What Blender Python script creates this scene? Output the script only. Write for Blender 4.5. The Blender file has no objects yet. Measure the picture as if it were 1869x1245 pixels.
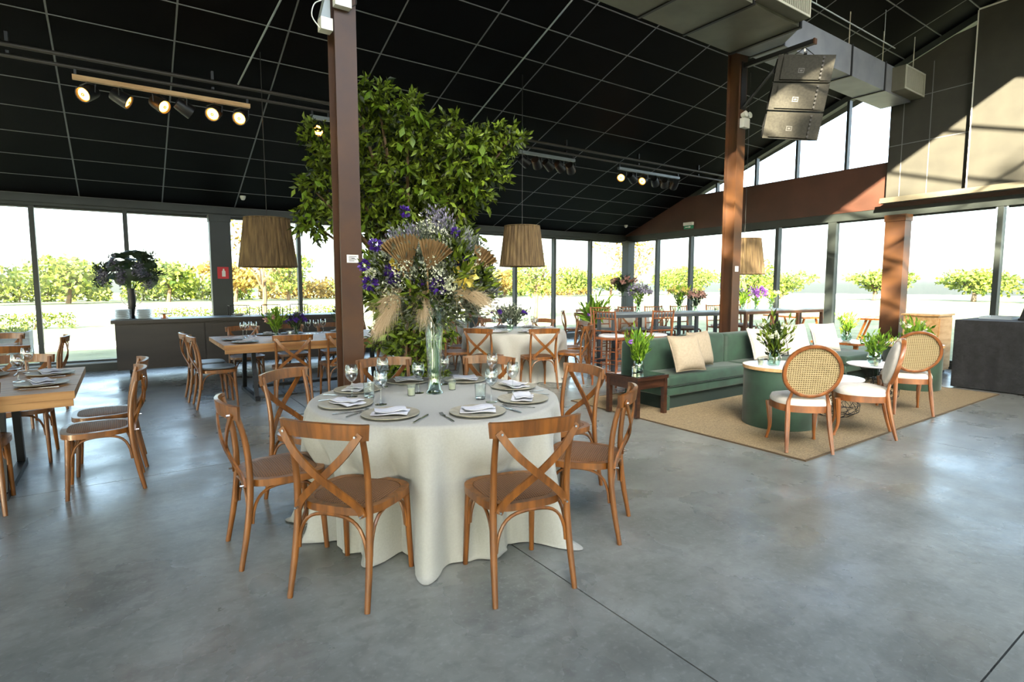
import bpy, math, random
import numpy as np
from mathutils import Vector, Matrix
random.seed(7); RNG = np.random.default_rng(7)
PI = math.pi; R = math.radians
SC = bpy.context.scene
COL = SC.collection

# ------------------------------------------------------------------ camera
EYE = 1.49
PITCH = math.atan((614.0 - 520.5) / 1018.0)
YAW = math.atan((934.5 - 223.0) / 1018.0 * math.cos(PITCH))
cam_d = bpy.data.cameras.new('camera')
cam_d.sensor_width = 36.0
cam_d.lens = 1018.0 / 1869.0 * 36.0
cam_d.shift_y = -8.5 / 1869.0
cam_d.clip_end = 800
cam = bpy.data.objects.new('camera', cam_d)
cam.location = (0, 0, EYE)
cam.rotation_euler = (PI / 2 - PITCH, 0, -YAW)
COL.objects.link(cam)
SC.camera = cam

# ------------------------------------------------------------------ sky, sun, exposure
SUN_ALT, SUN_AZ = R(20), R(35)          # light travels towards +X and a little +Y
world = bpy.data.worlds.new('sky'); SC.world = world
world.use_nodes = True
nt = world.node_tree; nt.nodes.clear()
wo = nt.nodes.new('ShaderNodeOutputWorld'); bg = nt.nodes.new('ShaderNodeBackground')
sky = nt.nodes.new('ShaderNodeTexSky'); sky.sky_type = 'NISHITA'; sky.sun_disc = False
sky.sun_elevation = R(34); sky.sun_rotation = R(215); sky.air_density = 1.0; sky.dust_density = 3.0
hsv = nt.nodes.new('ShaderNodeHueSaturation'); hsv.inputs['Saturation'].default_value = 0.8
nt.links.new(sky.outputs[0], hsv.inputs['Color']); nt.links.new(hsv.outputs[0], bg.inputs[0])
nt.links.new(bg.outputs[0], wo.inputs[0])
bg.inputs[1].default_value = 0.9
sun_d = bpy.data.lights.new('sun', 'SUN'); sun_d.energy = 45.0; sun_d.angle = R(0.6); sun_d.color = (1.0, 0.83, 0.60)
sun = bpy.data.objects.new('sun', sun_d); COL.objects.link(sun)
sd = Vector((math.cos(SUN_ALT) * math.cos(SUN_AZ), math.cos(SUN_ALT) * math.sin(SUN_AZ), -math.sin(SUN_ALT)))
sun.rotation_euler = sd.to_track_quat('-Z', 'Y').to_euler(); sun.location = (-20, -14, 14)
SC.view_settings.view_transform = 'Standard'; SC.view_settings.look = 'None'
SC.view_settings.gamma = 1.0; SC.view_settings.use_curve_mapping = False
SC.view_settings.exposure = 1.6
SC.cycles.use_denoising = True
SC.cycles.max_bounces = 10; SC.cycles.diffuse_bounces = 5; SC.cycles.glossy_bounces = 4
SC.cycles.transparent_max_bounces = 16; SC.cycles.transmission_bounces = 6
SC.cycles.sample_clamp_indirect = 6.0
SC.cycles.caustics_reflective = False; SC.cycles.caustics_refractive = False

# ------------------------------------------------------------------ materials
M = {}
def srgb(h):
    c = [int(h[i:i + 2], 16) / 255 for i in (0, 2, 4)]
    return tuple(x / 12.92 if x <= .04045 else ((x + .055) / 1.055) ** 2.4 for x in c) + (1,)
def mat(name, col, rough=.6, metal=0., col2=None, scale=8., stretch=(1, 1, 1), bump=0., bscale=None, spec=.5,
        island=None, trans=0., sheen=0., emit=None, estr=0., detail=4., coat=0., lo=.35, hi=.65):
    m = bpy.data.materials.new(name); m.use_nodes = True; n = m.node_tree.nodes; l = m.node_tree.links
    b = n['Principled BSDF']; out = n['Material Output']
    c1 = srgb(col) if isinstance(col, str) else tuple(col) + (1,)
    b.inputs['Base Color'].default_value = c1; b.inputs['Roughness'].default_value = rough
    b.inputs['Metallic'].default_value = metal; b.inputs['Specular IOR Level'].default_value = spec
    if coat: b.inputs['Coat Weight'].default_value = coat
    if sheen: b.inputs['Sheen Weight'].default_value = sheen; b.inputs['Sheen Roughness'].default_value = .4
    src = None
    tc = n.new('ShaderNodeTexCoord'); mp = n.new('ShaderNodeMapping'); mp.inputs['Scale'].default_value = stretch
    l.new(tc.outputs['Object'], mp.inputs[0])
    if col2 is not None or bump:
        nz = n.new('ShaderNodeTexNoise'); nz.inputs['Scale'].default_value = scale; nz.inputs['Detail'].default_value = detail
        l.new(mp.outputs[0], nz.inputs['Vector'])
    if col2 is not None:
        rp = n.new('ShaderNodeValToRGB'); rp.color_ramp.elements[0].color = c1
        rp.color_ramp.elements[1].color = srgb(col2) if isinstance(col2, str) else tuple(col2) + (1,)
        rp.color_ramp.elements[0].position = lo; rp.color_ramp.elements[1].position = hi
        if island:
            g = n.new('ShaderNodeNewGeometry'); l.new(g.outputs['Random Per Island'], rp.inputs[0])
        else: l.new(nz.outputs['Fac'], rp.inputs[0])
        l.new(rp.outputs[0], b.inputs['Base Color']); src = rp.outputs[0]
    if bump:
        nb = nz
        if bscale:
            nb = n.new('ShaderNodeTexNoise'); nb.inputs['Scale'].default_value = bscale; nb.inputs['Detail'].default_value = 3
            l.new(mp.outputs[0], nb.inputs['Vector'])
        bp = n.new('ShaderNodeBump'); bp.inputs['Strength'].default_value = bump; bp.inputs['Distance'].default_value = .01
        l.new(nb.outputs['Fac'], bp.inputs['Height']); l.new(bp.outputs[0], b.inputs['Normal'])
    if trans:
        t = n.new('ShaderNodeBsdfTranslucent'); mx = n.new('ShaderNodeMixShader'); mx.inputs[0].default_value = trans
        if src: l.new(src, t.inputs[0])
        else: t.inputs[0].default_value = c1
        l.new(b.outputs[0], mx.inputs[1]); l.new(t.outputs[0], mx.inputs[2]); l.new(mx.outputs[0], out.inputs[0])
    if emit:
        b.inputs['Emission Color'].default_value = srgb(emit); b.inputs['Emission Strength'].default_value = estr
    M[name] = m; return m
def thin_glass(name, tint, refl, rough=.02, ior=1.45):
    m = bpy.data.materials.new(name); m.use_nodes = True; n = m.node_tree.nodes; l = m.node_tree.links
    n.remove(n['Principled BSDF']); out = n['Material Output']
    t = n.new('ShaderNodeBsdfTransparent'); t.inputs[0].default_value = srgb(tint)
    g = n.new('ShaderNodeBsdfGlossy'); g.inputs['Roughness'].default_value = rough
    f = n.new('ShaderNodeLayerWeight'); f.inputs[0].default_value = .5
    pw = n.new('ShaderNodeMath'); pw.operation = 'POWER'; pw.inputs[1].default_value = 3.2; l.new(f.outputs['Facing'], pw.inputs[0])
    mu = n.new('ShaderNodeMath'); mu.operation = 'MULTIPLY_ADD'; mu.inputs[1].default_value = .55 * refl; mu.inputs[2].default_value = .035 * refl; mu.use_clamp = True
    mx = n.new('ShaderNodeMixShader'); l.new(pw.outputs[0], mu.inputs[0]); l.new(mu.outputs[0], mx.inputs[0])
    l.new(t.outputs[0], mx.inputs[1]); l.new(g.outputs[0], mx.inputs[2]); l.new(mx.outputs[0], out.inputs[0])
    M[name] = m
def weave(name, c1, c2, scale, rough=.6, bump=.5, thr=.5):
    """two crossed wave patterns: cane and rattan weave"""
    m = bpy.data.materials.new(name); m.use_nodes = True; n = m.node_tree.nodes; l = m.node_tree.links
    b = n['Principled BSDF']; b.inputs['Roughness'].default_value = rough
    tc = n.new('ShaderNodeTexCoord'); sx = n.new('ShaderNodeSeparateXYZ'); l.new(tc.outputs['UV'], sx.inputs[0])
    outs = []
    for ax in ('X', 'Y'):
        a = n.new('ShaderNodeMath'); a.operation = 'MULTIPLY'; a.inputs[1].default_value = scale
        s = n.new('ShaderNodeMath'); s.operation = 'SINE'; l.new(sx.outputs[ax], a.inputs[0]); l.new(a.outputs[0], s.inputs[0]); outs.append(s)
    mn = n.new('ShaderNodeMath'); mn.operation = 'MAXIMUM'; l.new(outs[0].outputs[0], mn.inputs[0]); l.new(outs[1].outputs[0], mn.inputs[1])
    rp = n.new('ShaderNodeValToRGB'); rp.color_ramp.elements[0].position = thr - .35; rp.color_ramp.elements[1].position = thr
    rp.color_ramp.elements[0].color = srgb(c2); rp.color_ramp.elements[1].color = srgb(c1)
    l.new(mn.outputs[0], rp.inputs[0]); l.new(rp.outputs[0], b.inputs['Base Color'])
    bp = n.new('ShaderNodeBump'); bp.inputs['Strength'].default_value = bump; bp.inputs['Distance'].default_value = .003
    l.new(mn.outputs[0], bp.inputs['Height']); l.new(bp.outputs[0], b.inputs['Normal'])
    M[name] = m

mat('chair_wood', '59330E', .4, col2='7F4C19', scale=5, stretch=(6, 6, .7), bump=.08, bscale=30, coat=.15)
weave('rattan', '7E5430', '3E2613', 520, .6, .6)
mat('board_wood', '82552A', .5, col2='A87B48', scale=2.2, stretch=(.7, 9, 9), bump=.1, bscale=20)
mat('dark_wood', '24130B', .3, col2='3C2316', scale=4, stretch=(1, 8, 8), coat=.2)
mat('lounge_wood', '6E3E1C', .35, col2='94592C', scale=4, stretch=(4, 4, .8), coat=.2)
mat('stool_wood', '5E3219', .4, col2='8A4E28', scale=5, stretch=(4, 4, 1))
weave('cane', 'A89670', '6A5535', 330, .55, .6, .42)
def concrete():
    m = mat('concrete', '5F615C', .3, col2='8B8C86', scale=.45, detail=9, lo=.28, hi=.72, spec=.55)
    n = m.node_tree.nodes; l = m.node_tree.links; b = n['Principled BSDF']
    src = b.inputs['Base Color'].links[0].from_socket; tc = [x for x in n if x.type == 'TEX_COORD'][0]
    def noise(s, d, dist=0., st=(1, 1, 1)):
        mp = n.new('ShaderNodeMapping'); mp.inputs['Scale'].default_value = st; l.new(tc.outputs['Object'], mp.inputs[0])
        z = n.new('ShaderNodeTexNoise'); z.inputs['Scale'].default_value = s; z.inputs['Detail'].default_value = d; z.inputs['Distortion'].default_value = dist
        l.new(mp.outputs[0], z.inputs['Vector']); return z.outputs['Fac']
    def over(base, fac, c, lo, hi, amt):
        r = n.new('ShaderNodeMapRange'); r.inputs[1].default_value = lo; r.inputs[2].default_value = hi; r.inputs[4].default_value = amt; l.new(fac, r.inputs[0])
        x = n.new('ShaderNodeMix'); x.data_type = 'RGBA'; l.new(r.outputs[0], x.inputs[0]); l.new(base, x.inputs[6]); x.inputs[7].default_value = srgb(c); return x.outputs[2]
    c = over(src, noise(2.2, 8, .25), '50524D', .42, .85, .6)
    c = over(c, noise(3.1, 9, .3), '9EA09B', .45, .85, .5)
    c = over(c, noise(14, 6, .6), '4B4D4A', .45, .85, .5)
    c = over(c, noise(40, 4, .0), 'A0A29E', .55, .8, .35)
    c = over(c, noise(5., 7, .2, (.3, 2.0, 1)), '565853', .5, .8, .4)
    l.new(c, b.inputs['Base Color'])
    r = n.new('ShaderNodeMapRange'); r.inputs[1].default_value = .3; r.inputs[2].default_value = .7; r.inputs[3].default_value = .2; r.inputs[4].default_value = .42
    l.new(noise(1.7, 8, .2), r.inputs[0]); l.new(r.outputs[0], b.inputs['Roughness'])
    bp = n.new('ShaderNodeBump'); bp.inputs['Strength'].default_value = .12; bp.inputs['Distance'].default_value = .01
    l.new(noise(16, 6, .5), bp.inputs['Height']); l.new(bp.outputs[0], b.inputs['Normal'])
concrete()
mat('joint', '2B2B29', .8)
mat('ceiling_black', '030304', .6, col2='050506', scale=3, spec=.06)
mat('batten_grey', '6A6C70', .45)
mat('steel_brown', '351F12', .5, col2='45290F', scale=3, detail=8, bump=.05, spec=.5)
mat('beam_red', '3C241B', .5, col2='492C22', scale=1.5, detail=6)
mat('frame_dark', '212726', .5, col2='292F2E', scale=2)
mat('sill_grey', '87929A', .5, col2='9AA4AA', scale=3)
thin_glass('window_glass', 'D6DBD9', .6)      # tint added to dim the daylight and the outdoor view
thin_glass('drink_glass', 'F7FAFA', 2.8, .02)
thin_glass('vase_glass', 'F0F7F4', 2.4, .02)
thin_glass('water', 'DDEBE0', 1.0)
mat('linen', '979690', .85, col2='9C9B95', scale=90, bump=.1, bscale=350, sheen=.2)
mat('napkin', 'B9B9C0', .8, col2='C8C8CE', scale=14, bump=.1)
mat('charger', '8E8776', .5, col2='A39C8A', scale=20, spec=.5)
mat('charger_dark', '3E4A4C', .45, col2='52605F', scale=20)
mat('porcelain', 'B4B4B0', .25)
mat('steel', 'B9BBBD', .25, metal=1.)
mat('black_metal', '17181A', .45, metal=.4)
mat('blue_grey_metal', '5C646B', .45, col2='6A737A', scale=4)
mat('velvet', '1A2E22', .7, col2='264231', scale=5, detail=6, sheen=.25)
mat('velvet_dark', '15241E', .8)
mat('cushion_beige', '8C7F6C', .85, col2='968976', scale=40, bump=.1, bscale=300)
mat('cushion_white', 'C4BDB4', .85, col2='CFC8BF', scale=20, bump=.05)
mat('rug', '74634A', .95, col2='988463', scale=45, stretch=(1, 3, 1), bump=.5, bscale=140, detail=6)
mat('rug_edge', '4A3A26', .9)
mat('black_cloth', '121214', .85, col2='1E1E21', scale=9, detail=8, bump=1., bscale=26)
mat('counter_dark', '2B2724', .55, col2='352F2B', scale=2, stretch=(.5, 3, 3))
mat('rope', '554530', .85, col2='7C6848', scale=3, stretch=(12, 12, .3), bump=.2, trans=.15)
mat('cord_black', '0C0C0C', .6)
mat('duct', '55544A', .5, metal=.35, col2='636257', scale=2.5)
mat('duct_side', '707480', .5, metal=.35, col2='7E838E', scale=2.5)
mat('grille', 'A5A498', .45, metal=.3)
mat('speaker_grey', '21201C', .7, col2='2A2924', scale=40, bump=.1, bscale=220, spec=.15)
mat('speaker_dark', '2A2A28', .5)
mat('white_plastic', 'D9D9D4', .4)
mat('sign_red', 'C2272D', .5)
mat('sign_green', '1F7A58', .5)
mat('sign_ink', '33333A', .6)
mat('blind', '2D2C27', .8, col2='34332D', scale=3, bump=.1, bscale=200)
mat('blind_rail', '5A564A', .5)
mat('bulb', 'FFD9A0', .4, emit='FFA23A', estr=7.)
mat('navy_metal', '23272E', .45, col2='2C3138', scale=4)
mat('bulb_soft', 'FFD9A0', .4, emit='FFC36A', estr=5.)
mat('candle_wax', 'E6E6C8', .5, trans=.3)
mat('leaf', '152406', .45, col2='7E942A', island=True, trans=.3, lo=.1, hi=1., spec=.35)
mat('leaf_tip', '4E6A14', .45, col2='6E8A20', scale=30, trans=.3)
mat('leaf_fresh', '4B7A16', .5, col2='98BC38', island=True, trans=.35, lo=0., hi=1.)
mat('leaf_dark', '1D2A1C', .5, col2='4A5B3E', island=True, trans=.25, lo=0., hi=1.)
mat('leaf_grey', '3C4636', .65, col2='8C9484', island=True, trans=.3, lo=0., hi=1.)
mat('lavender', '4A4660', .7, col2='9A97A8', island=True, trans=.3, lo=0., hi=1.)
mat('purple', '2A0E62', .55, col2='4C2096', island=True, trans=.2, lo=0., hi=1.)
mat('violet', '6E3AA0', .55, col2='A06AC8', island=True, trans=.3, lo=0., hi=1.)
mat('yellow_bloom', 'D6BE3E', .6, col2='EADF8A', island=True, trans=.3, lo=0., hi=1.)
mat('white_bloom', 'C9CFAE', .6, col2='EDEEDC', island=True, trans=.3, lo=0., hi=1.)
mat('pink_bloom', 'A77B78', .6, col2='D2A79E', island=True, trans=.3, lo=0., hi=1.)
mat('dry_palm', '6B5130', .8, col2='927750', scale=12, trans=.2)
mat('pampas', 'B9A282', .9, col2='DCCBAE', island=True, trans=.35, lo=0., hi=1.)
mat('stem', '3B5A22', .6, col2='55752C', scale=10)
mat('trunk', '4B3A2A', .9, col2='6B563F', scale=8, bump=.6)
mat('tree_leaf', '37521A', .6, col2='8A9638', island=True, trans=.35, lo=0., hi=1.)
mat('tree_autumn', '6E5424', .6, col2='A18C42', island=True, trans=.35, lo=0., hi=1.)
mat('grass', '5B6144', .9, col2='777A5C', scale=1.2, detail=8, bump=.4, bscale=30)
mat('path', 'B7B2A6', .9, col2='C6C1B6', scale=2)
mat('fence_white', 'E8E6E2', .6)
mat('planter_grey', '55595A', .7, col2='63676A', scale=5)
mat('terracotta', '9A552F', .8, col2='B06A3E', scale=10)
mat('orange_paint', 'D8741E', .5)
mat('marble', 'E4E2E6', .25, col2='C9C8D0', scale=3, detail=8)
mat('tan_wood', 'B98C58', .55, col2='CFA878', scale=3, stretch=(1, 6, 6))

# ------------------------------------------------------------------ mesh helpers
class MB:
    """collects vertices and faces and becomes one mesh object"""
    def __init__(s): s.v = []; s.f = []
    def add(s, vs, fs):
        k = len(s.v); s.v += [tuple(x) for x in vs]; s.f += [tuple(i + k for i in f) for f in fs]; return s
    def box(s, c, d, rot=None):
        x, y, z = d[0] / 2, d[1] / 2, d[2] / 2
        vs = [Vector(p) for p in ((-x, -y, -z), (x, -y, -z), (x, y, -z), (-x, y, -z), (-x, -y, z), (x, -y, z), (x, y, z), (-x, y, z))]
        if rot is not None: vs = [rot @ p for p in vs]
        c = Vector(c)
        return s.add([p + c for p in vs], [(0, 3, 2, 1), (4, 5, 6, 7), (0, 1, 5, 4), (1, 2, 6, 5), (2, 3, 7, 6), (3, 0, 4, 7)])
    def b(s, x0, x1, y0, y1, z0, z1): return s.box(((x0 + x1) / 2, (y0 + y1) / 2, (z0 + z1) / 2), (x1 - x0, y1 - y0, z1 - z0))
    def tube(s, path, r, n=8, cap=True, closed=False):
        P = [Vector(p) for p in path]; k = len(P); rr = r if hasattr(r, '__len__') else [r] * k
        ref = None; rings = []
        for i in range(k):
            if closed: t = P[(i + 1) % k] - P[i - 1]
            else: t = P[min(i + 1, k - 1)] - P[max(i - 1, 0)]
            t.normalize()
            if ref is None:
                ref = Vector((0, 0, 1)) if abs(t.z) < .9 else Vector((1, 0, 0))
            u = t.cross(ref)
            if u.length < 1e-5: u = t.orthogonal()
            u.normalize(); w = u.cross(t).normalized(); ref = w
            rings.append([P[i] + (u * math.cos(2 * PI * j / n) + w * math.sin(2 * PI * j / n)) * rr[i] for j in range(n)])
        vs = [p for g in rings for p in g]; fs = []
        m = k if closed else k - 1
        for i in range(m):
            a = i * n; c = ((i + 1) % k) * n
            for j in range(n): fs.append((a + j, a + (j + 1) % n, c + (j + 1) % n, c + j))
        if cap and not closed: fs.append(tuple(range(n - 1, -1, -1))); fs.append(tuple((k - 1) * n + j for j in range(n)))
        return s.add(vs, fs)
    def cyl(s, p0, p1, r0, r1=None, n=12): return s.tube([p0, p1], [r0, r0 if r1 is None else r1], n)
    def ribbon(s, path, wdir, w, t):
        """flat strap swept along a path; wdir = width direction (one or per point)"""
        P = [Vector(p) for p in path]; k = len(P); vs = []
        for i in range(k):
            T = (P[min(i + 1, k - 1)] - P[max(i - 1, 0)]).normalized()
            W = Vector(wdir[i] if isinstance(wdir[0], (tuple, list, Vector)) else wdir)
            W = (W - T * W.dot(T)).normalized(); N = T.cross(W).normalized()
            vs += [P[i] + W * w / 2 + N * t / 2, P[i] - W * w / 2 + N * t / 2, P[i] - W * w / 2 - N * t / 2, P[i] + W * w / 2 - N * t / 2]
        fs = []
        for i in range(k - 1):
            a = i * 4; c = a + 4
            for j in range(4): fs.append((a + j, a + (j + 1) % 4, c + (j + 1) % 4, c + j))
        fs += [(3, 2, 1, 0), tuple((k - 1) * 4 + j for j in range(4))]
        return s.add(vs, fs)
    def lathe(s, prof, n=24, c=(0, 0, 0), sx=1., sy=1.):
        vs = []; k = len(prof); cx, cy, cz = c
        for (r, z) in prof:
            for j in range(n):
                a = 2 * PI * j / n; vs.append((cx + r * sx * math.cos(a), cy + r * sy * math.sin(a), cz + z))
        fs = []
        for i in range(k - 1):
            for j in range(n): fs.append((i * n + j, i * n + (j + 1) % n, (i + 1) * n + (j + 1) % n, (i + 1) * n + j))
        if prof[0][0] > 1e-6: fs.append(tuple(range(n - 1, -1, -1)))
        if prof[-1][0] > 1e-6 and not getattr(s, 'open_top', False): fs.append(tuple((k - 1) * n + j for j in range(n)))
        return s.add(vs, fs)
    def shell(s, prof, n=24, c=(0, 0, 0)):
        """lathe without end caps"""
        vs = []; k = len(prof); cx, cy, cz = c
        for (r, z) in prof:
            for j in range(n):
                a = 2 * PI * j / n; vs.append((cx + r * math.cos(a), cy + r * math.sin(a), cz + z))
        return s.add(vs, [(i * n + j, i * n + (j + 1) % n, (i + 1) * n + (j + 1) % n, (i + 1) * n + j) for i in range(k - 1) for j in range(n)])
    def prism(s, pts, z0, z1):
        n = len(pts); vs = [(x, y, z0) for x, y in pts] + [(x, y, z1) for x, y in pts]
        return s.add(vs, [tuple(range(n - 1, -1, -1)), tuple(range(n, 2 * n))] + [(i, (i + 1) % n, n + (i + 1) % n, n + i) for i in range(n)])
    def ring(s, outer, inner, z0, z1):
        n = len(outer)
        vs = [(x, y, z0) for x, y in outer] + [(x, y, z1) for x, y in outer] + [(x, y, z1) for x, y in inner] + [(x, y, z0) for x, y in inner]
        fs = []
        for i in range(n):
            j = (i + 1) % n
            for a in range(4):
                c = (a + 1) % 4; fs.append((a * n + i, a * n + j, c * n + j, c * n + i))
        return s.add(vs, fs)
    def grid(s, pts, nu, nv, wrap=False):
        fs = []
        for i in range(nu - 1 if not wrap else nu):
            for j in range(nv - 1):
                a = i * nv + j; b_ = ((i + 1) % nu) * nv + j
                fs.append((a, b_, b_ + 1, a + 1))
        return s.add(pts, fs)
    def ball(s, c, r, n=10, k=6, sq=1.):
        return s.lathe([(max(r * math.sin(PI * i / k), 0), -r * sq * math.cos(PI * i / k)) for i in range(k + 1)], n, c)
    def xf(s, mtx):
        s.v = [tuple(mtx @ Vector(p)) for p in s.v]; return s
    def join(s, o): return s.add(o.v, o.f)
    def mesh(s, name, m, smooth=False, uv=None, ang=40):
        me = bpy.data.meshes.new(name); me.from_pydata(s.v, [], s.f)
        if uv:
            ul = me.uv_layers.new(name='UVMap'); ix = {'x': 0, 'y': 1, 'z': 2}; a, b_ = ix[uv[0]], ix[uv[1]]
            vi = np.zeros(len(me.loops), dtype=np.int32); me.loops.foreach_get('vertex_index', vi)
            V = np.array(s.v)[vi]; ul.data.foreach_set('uv', V[:, [a, b_]].ravel())
        if smooth:
            me.polygons.foreach_set('use_smooth', [True] * len(me.polygons))
            me.set_sharp_from_angle(angle=R(ang))
        me.materials.append(m if not isinstance(m, str) else M[m]); me.update()
        return me
    def build(s, name, m, parent=None, smooth=False, uv=None, loc=None, ang=40):
        o = bpy.data.objects.new(name, s.mesh(name, m, smooth, uv, ang)); COL.objects.link(o)
        if parent is not None: o.parent = parent
        if loc is not None: o.location = loc
        return o

def tag(o, label=None, cat=None, group=None, kind=None):
    if label: o['label'] = label
    if cat: o['category'] = cat
    if group: o['group'] = group
    if kind: o['kind'] = kind
    return o
def thing(name, label, cat, loc=(0, 0, 0), rz=0., group=None):
    o = bpy.data.objects.new(name, None); o.empty_display_size = .1; COL.objects.link(o)
    o.location = loc; o.rotation_euler = (0, 0, rz)
    return tag(o, label, cat, group)
KIDS = {}
def kids(o): return [c for c in bpy.data.objects if c.parent == o] if o.name not in KIDS else KIDS[o.name]
def freeze(o):
    """remember the children of a prototype so that copying stays quick"""
    KIDS[o.name] = [c for c in bpy.data.objects if c.parent == o]
    for c in KIDS[o.name]: KIDS[c.name] = [d for d in bpy.data.objects if d.parent == c]
    return o
def dup(o, loc, rz=0., label=None, group=None, scale=None):
    r = o.copy(); COL.objects.link(r); r.location = loc; r.rotation_euler = (0, 0, rz)
    if scale: r.scale = (scale, scale, scale)
    if label: r['label'] = label
    if group: r['group'] = group
    for c in kids(o):
        d = c.copy(); COL.objects.link(d); d.parent = r
        for g in kids(c):
            e = g.copy(); COL.objects.link(e); e.parent = d
    return r
class Proto:
    """first use places the original, later uses place copies"""
    def __init__(s, root): s.root = freeze(root); s.used = False
    def put(s, loc, rz=0., label=None, group=None):
        if not s.used:
            s.used = True; o = s.root; o.location = loc; o.rotation_euler = (0, 0, rz)
            if label: o['label'] = label
            if group: o['group'] = group
            return o
        return dup(s.root, loc, rz, label, group)
def struct(o): o['kind'] = 'structure'; return o
def rotz(a): return Matrix.Rotation(a, 3, 'Z')
def smoothpath(pts, n=6):
    """Catmull-Rom through the points"""
    P = [Vector(p) for p in pts]; P = [P[0] * 2 - P[1]] + P + [P[-1] * 2 - P[-2]]; o = []
    for i in range(1, len(P) - 2):
        for k in range(n):
            t = k / n; a, b_, c, d = P[i - 1], P[i], P[i + 1], P[i + 2]
            o.append(.5 * ((2 * b_) + (c - a) * t + (2 * a - 5 * b_ + 4 * c - d) * t * t + (3 * b_ - a - 3 * c + d) * t ** 3))
    o.append(P[-2]); return o

def leaf_arrays(C, L, wid=.45, up=.3, out=None, outw=.6, droop=0.):
    """leaves at points C (n,3) with lengths L (n): 5 vertices and 2 folded faces each"""
    n = len(C); D = RNG.normal(size=(n, 3))
    if out is not None:
        o = C - np.array(out); o /= np.linalg.norm(o, axis=1, keepdims=True) + 1e-6; D = D * (1 - outw) + o * outw * 1.6
    D[:, 2] += up - droop; D /= np.linalg.norm(D, axis=1, keepdims=True)
    A = RNG.normal(size=(n, 3)); S = np.cross(D, A); S /= np.linalg.norm(S, axis=1, keepdims=True)
    N = np.cross(S, D); L = np.asarray(L)[:, None]
    V = np.stack([C, C + D * L * .5 + S * L * wid * .5 + N * L * .06, C + D * L, C + D * L * .5 - S * L * wid * .5 + N * L * .06, C + D * L * .5 - N * L * .05], 1).reshape(-1, 3)
    k = np.arange(n)[:, None] * 5
    F = np.concatenate([k + np.array([[0, 1, 2, 4]]), k + np.array([[0, 4, 2, 3]])])
    return V, F
def np_mesh(name, V, F, m):
    me = bpy.data.meshes.new(name); nv, nf, q = len(V), len(F), F.shape[1]
    me.vertices.add(nv); me.vertices.foreach_set('co', np.asarray(V, dtype=np.float32).ravel())
    me.loops.add(nf * q); me.loops.foreach_set('vertex_index', F.astype(np.int32).ravel())
    me.polygons.add(nf); me.polygons.foreach_set('loop_start', np.arange(0, nf * q, q, dtype=np.int32))
    me.polygons.foreach_set('loop_total', np.full(nf, q, dtype=np.int32))
    me.update(calc_edges=True); me.validate(); me.materials.append(M[m]); return me
def np_obj(name, V, F, m, parent=None, kind=None):
    o = bpy.data.objects.new(name, np_mesh(name, V, F, m)); COL.objects.link(o)
    if parent is not None: o.parent = parent
    if kind: o['kind'] = kind
    return o
def blob_points(n, c, r, hollow=.5):
    """points in an ellipsoid, denser towards its surface"""
    d = RNG.normal(size=(n, 3)); d /= np.linalg.norm(d, axis=1, keepdims=True)
    q = (hollow + (1 - hollow) * RNG.random(n)) ** .6
    return np.array(c) + d * q[:, None] * np.array(r)

# ================================================================== THE SETTING
YB = 12.1; EAVE = 2.95; SL = .362; RIDGE = 1.5; XL = -8.0; YF = 2 * RIDGE - YB
SA = math.atan(SL)
def ceil_z(y): return EAVE + SL * (YB - y) if y >= RIDGE else EAVE + SL * (YB - 2 * RIDGE + y)
CORNER = Vector((12.634, YB, 0)); DR = Vector((-.0682, -.9977, 0)); RWROT = math.atan2(DR.y, DR.x)
def rw(s, out, z): return CORNER + DR * s + Vector((-DR.y, DR.x, 0)) * out + Vector((0, 0, z))    # out > 0 is outside

# floor: concrete slabs with sawn joints
fl = MB().b(XL - .3, 13.2, YF - .3, YB + .25, -.2, -.02).build('floor', 'joint'); struct(fl)
XJ = [XL - .3, -7.235, -2.735, 1.765, 6.265, 10.765, 13.2]; YJ = [YF - .3, -8.39, -3.89, .61, 5.12, 9.62, YB + .25]
for i in range(len(XJ) - 1):
    for j in range(len(YJ) - 1):
        g = .0035
        MB().b(XJ[i] + g, XJ[i + 1] - g, YJ[j] + g, YJ[j + 1] - g, -.02, 0).build('slab', 'concrete', fl)

# ceiling: boarded panels in a grid of thin grey battens, sloping up from the glazed wall
cb = MB()
zr = ceil_z(RIDGE)
def sheet(x0, x1, y0, y1, th=.12, off=.03):
    a, c = ceil_z(y0) + off, ceil_z(y1) + off
    cb.add([(x0, y0, a), (x1, y0, a), (x1, y1, c), (x0, y1, c), (x0, y0, a + th), (x1, y0, a + th), (x1, y1, c + th), (x0, y1, c + th)],
           [(0, 1, 2, 3), (7, 6, 5, 4), (0, 4, 5, 1), (1, 5, 6, 2), (2, 6, 7, 3), (3, 7, 4, 0)])
sheet(XL - .3, 12.9, RIDGE, YB + .5)
SKX0, SKX1, SKY0, SKY1 = -1.6, 8.0, -2.7, .35          # added roof light in the unseen far slope, sized to let the sun in
sheet(XL - .3, 12.9, YF - .5, SKY0); sheet(XL - .3, 12.9, SKY1, RIDGE)
sheet(XL - .3, SKX0, SKY0, SKY1); sheet(SKX1, 12.9, SKY0, SKY1)
ceiling = cb.build('ceiling', 'ceiling_black'); struct(ceiling)
PX = [.67 + 1.187 * k for k in range(-3, 11)]; PYL = [5.80 + .567 * j for j in range(-6, 12)]
pm = None
for i in range(len(PX) - 1):
    for j in range(len(PYL) - 1):
        yc = (PYL[j] + PYL[j + 1]) / 2
        if PX[i + 1] > 12.75: continue
        if pm is None: pm = MB().box((0, 0, 0), (1.187 - .024, .567 / math.cos(SA) - .024, .02)).mesh('ceiling_panel', 'ceiling_black')
        o = bpy.data.objects.new('ceiling_panel', pm); COL.objects.link(o); o.parent = ceiling
        o.location = ((PX[i] + PX[i + 1]) / 2, yc, ceil_z(yc) + .012); o.rotation_euler = (-SA, 0, 0)
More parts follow.
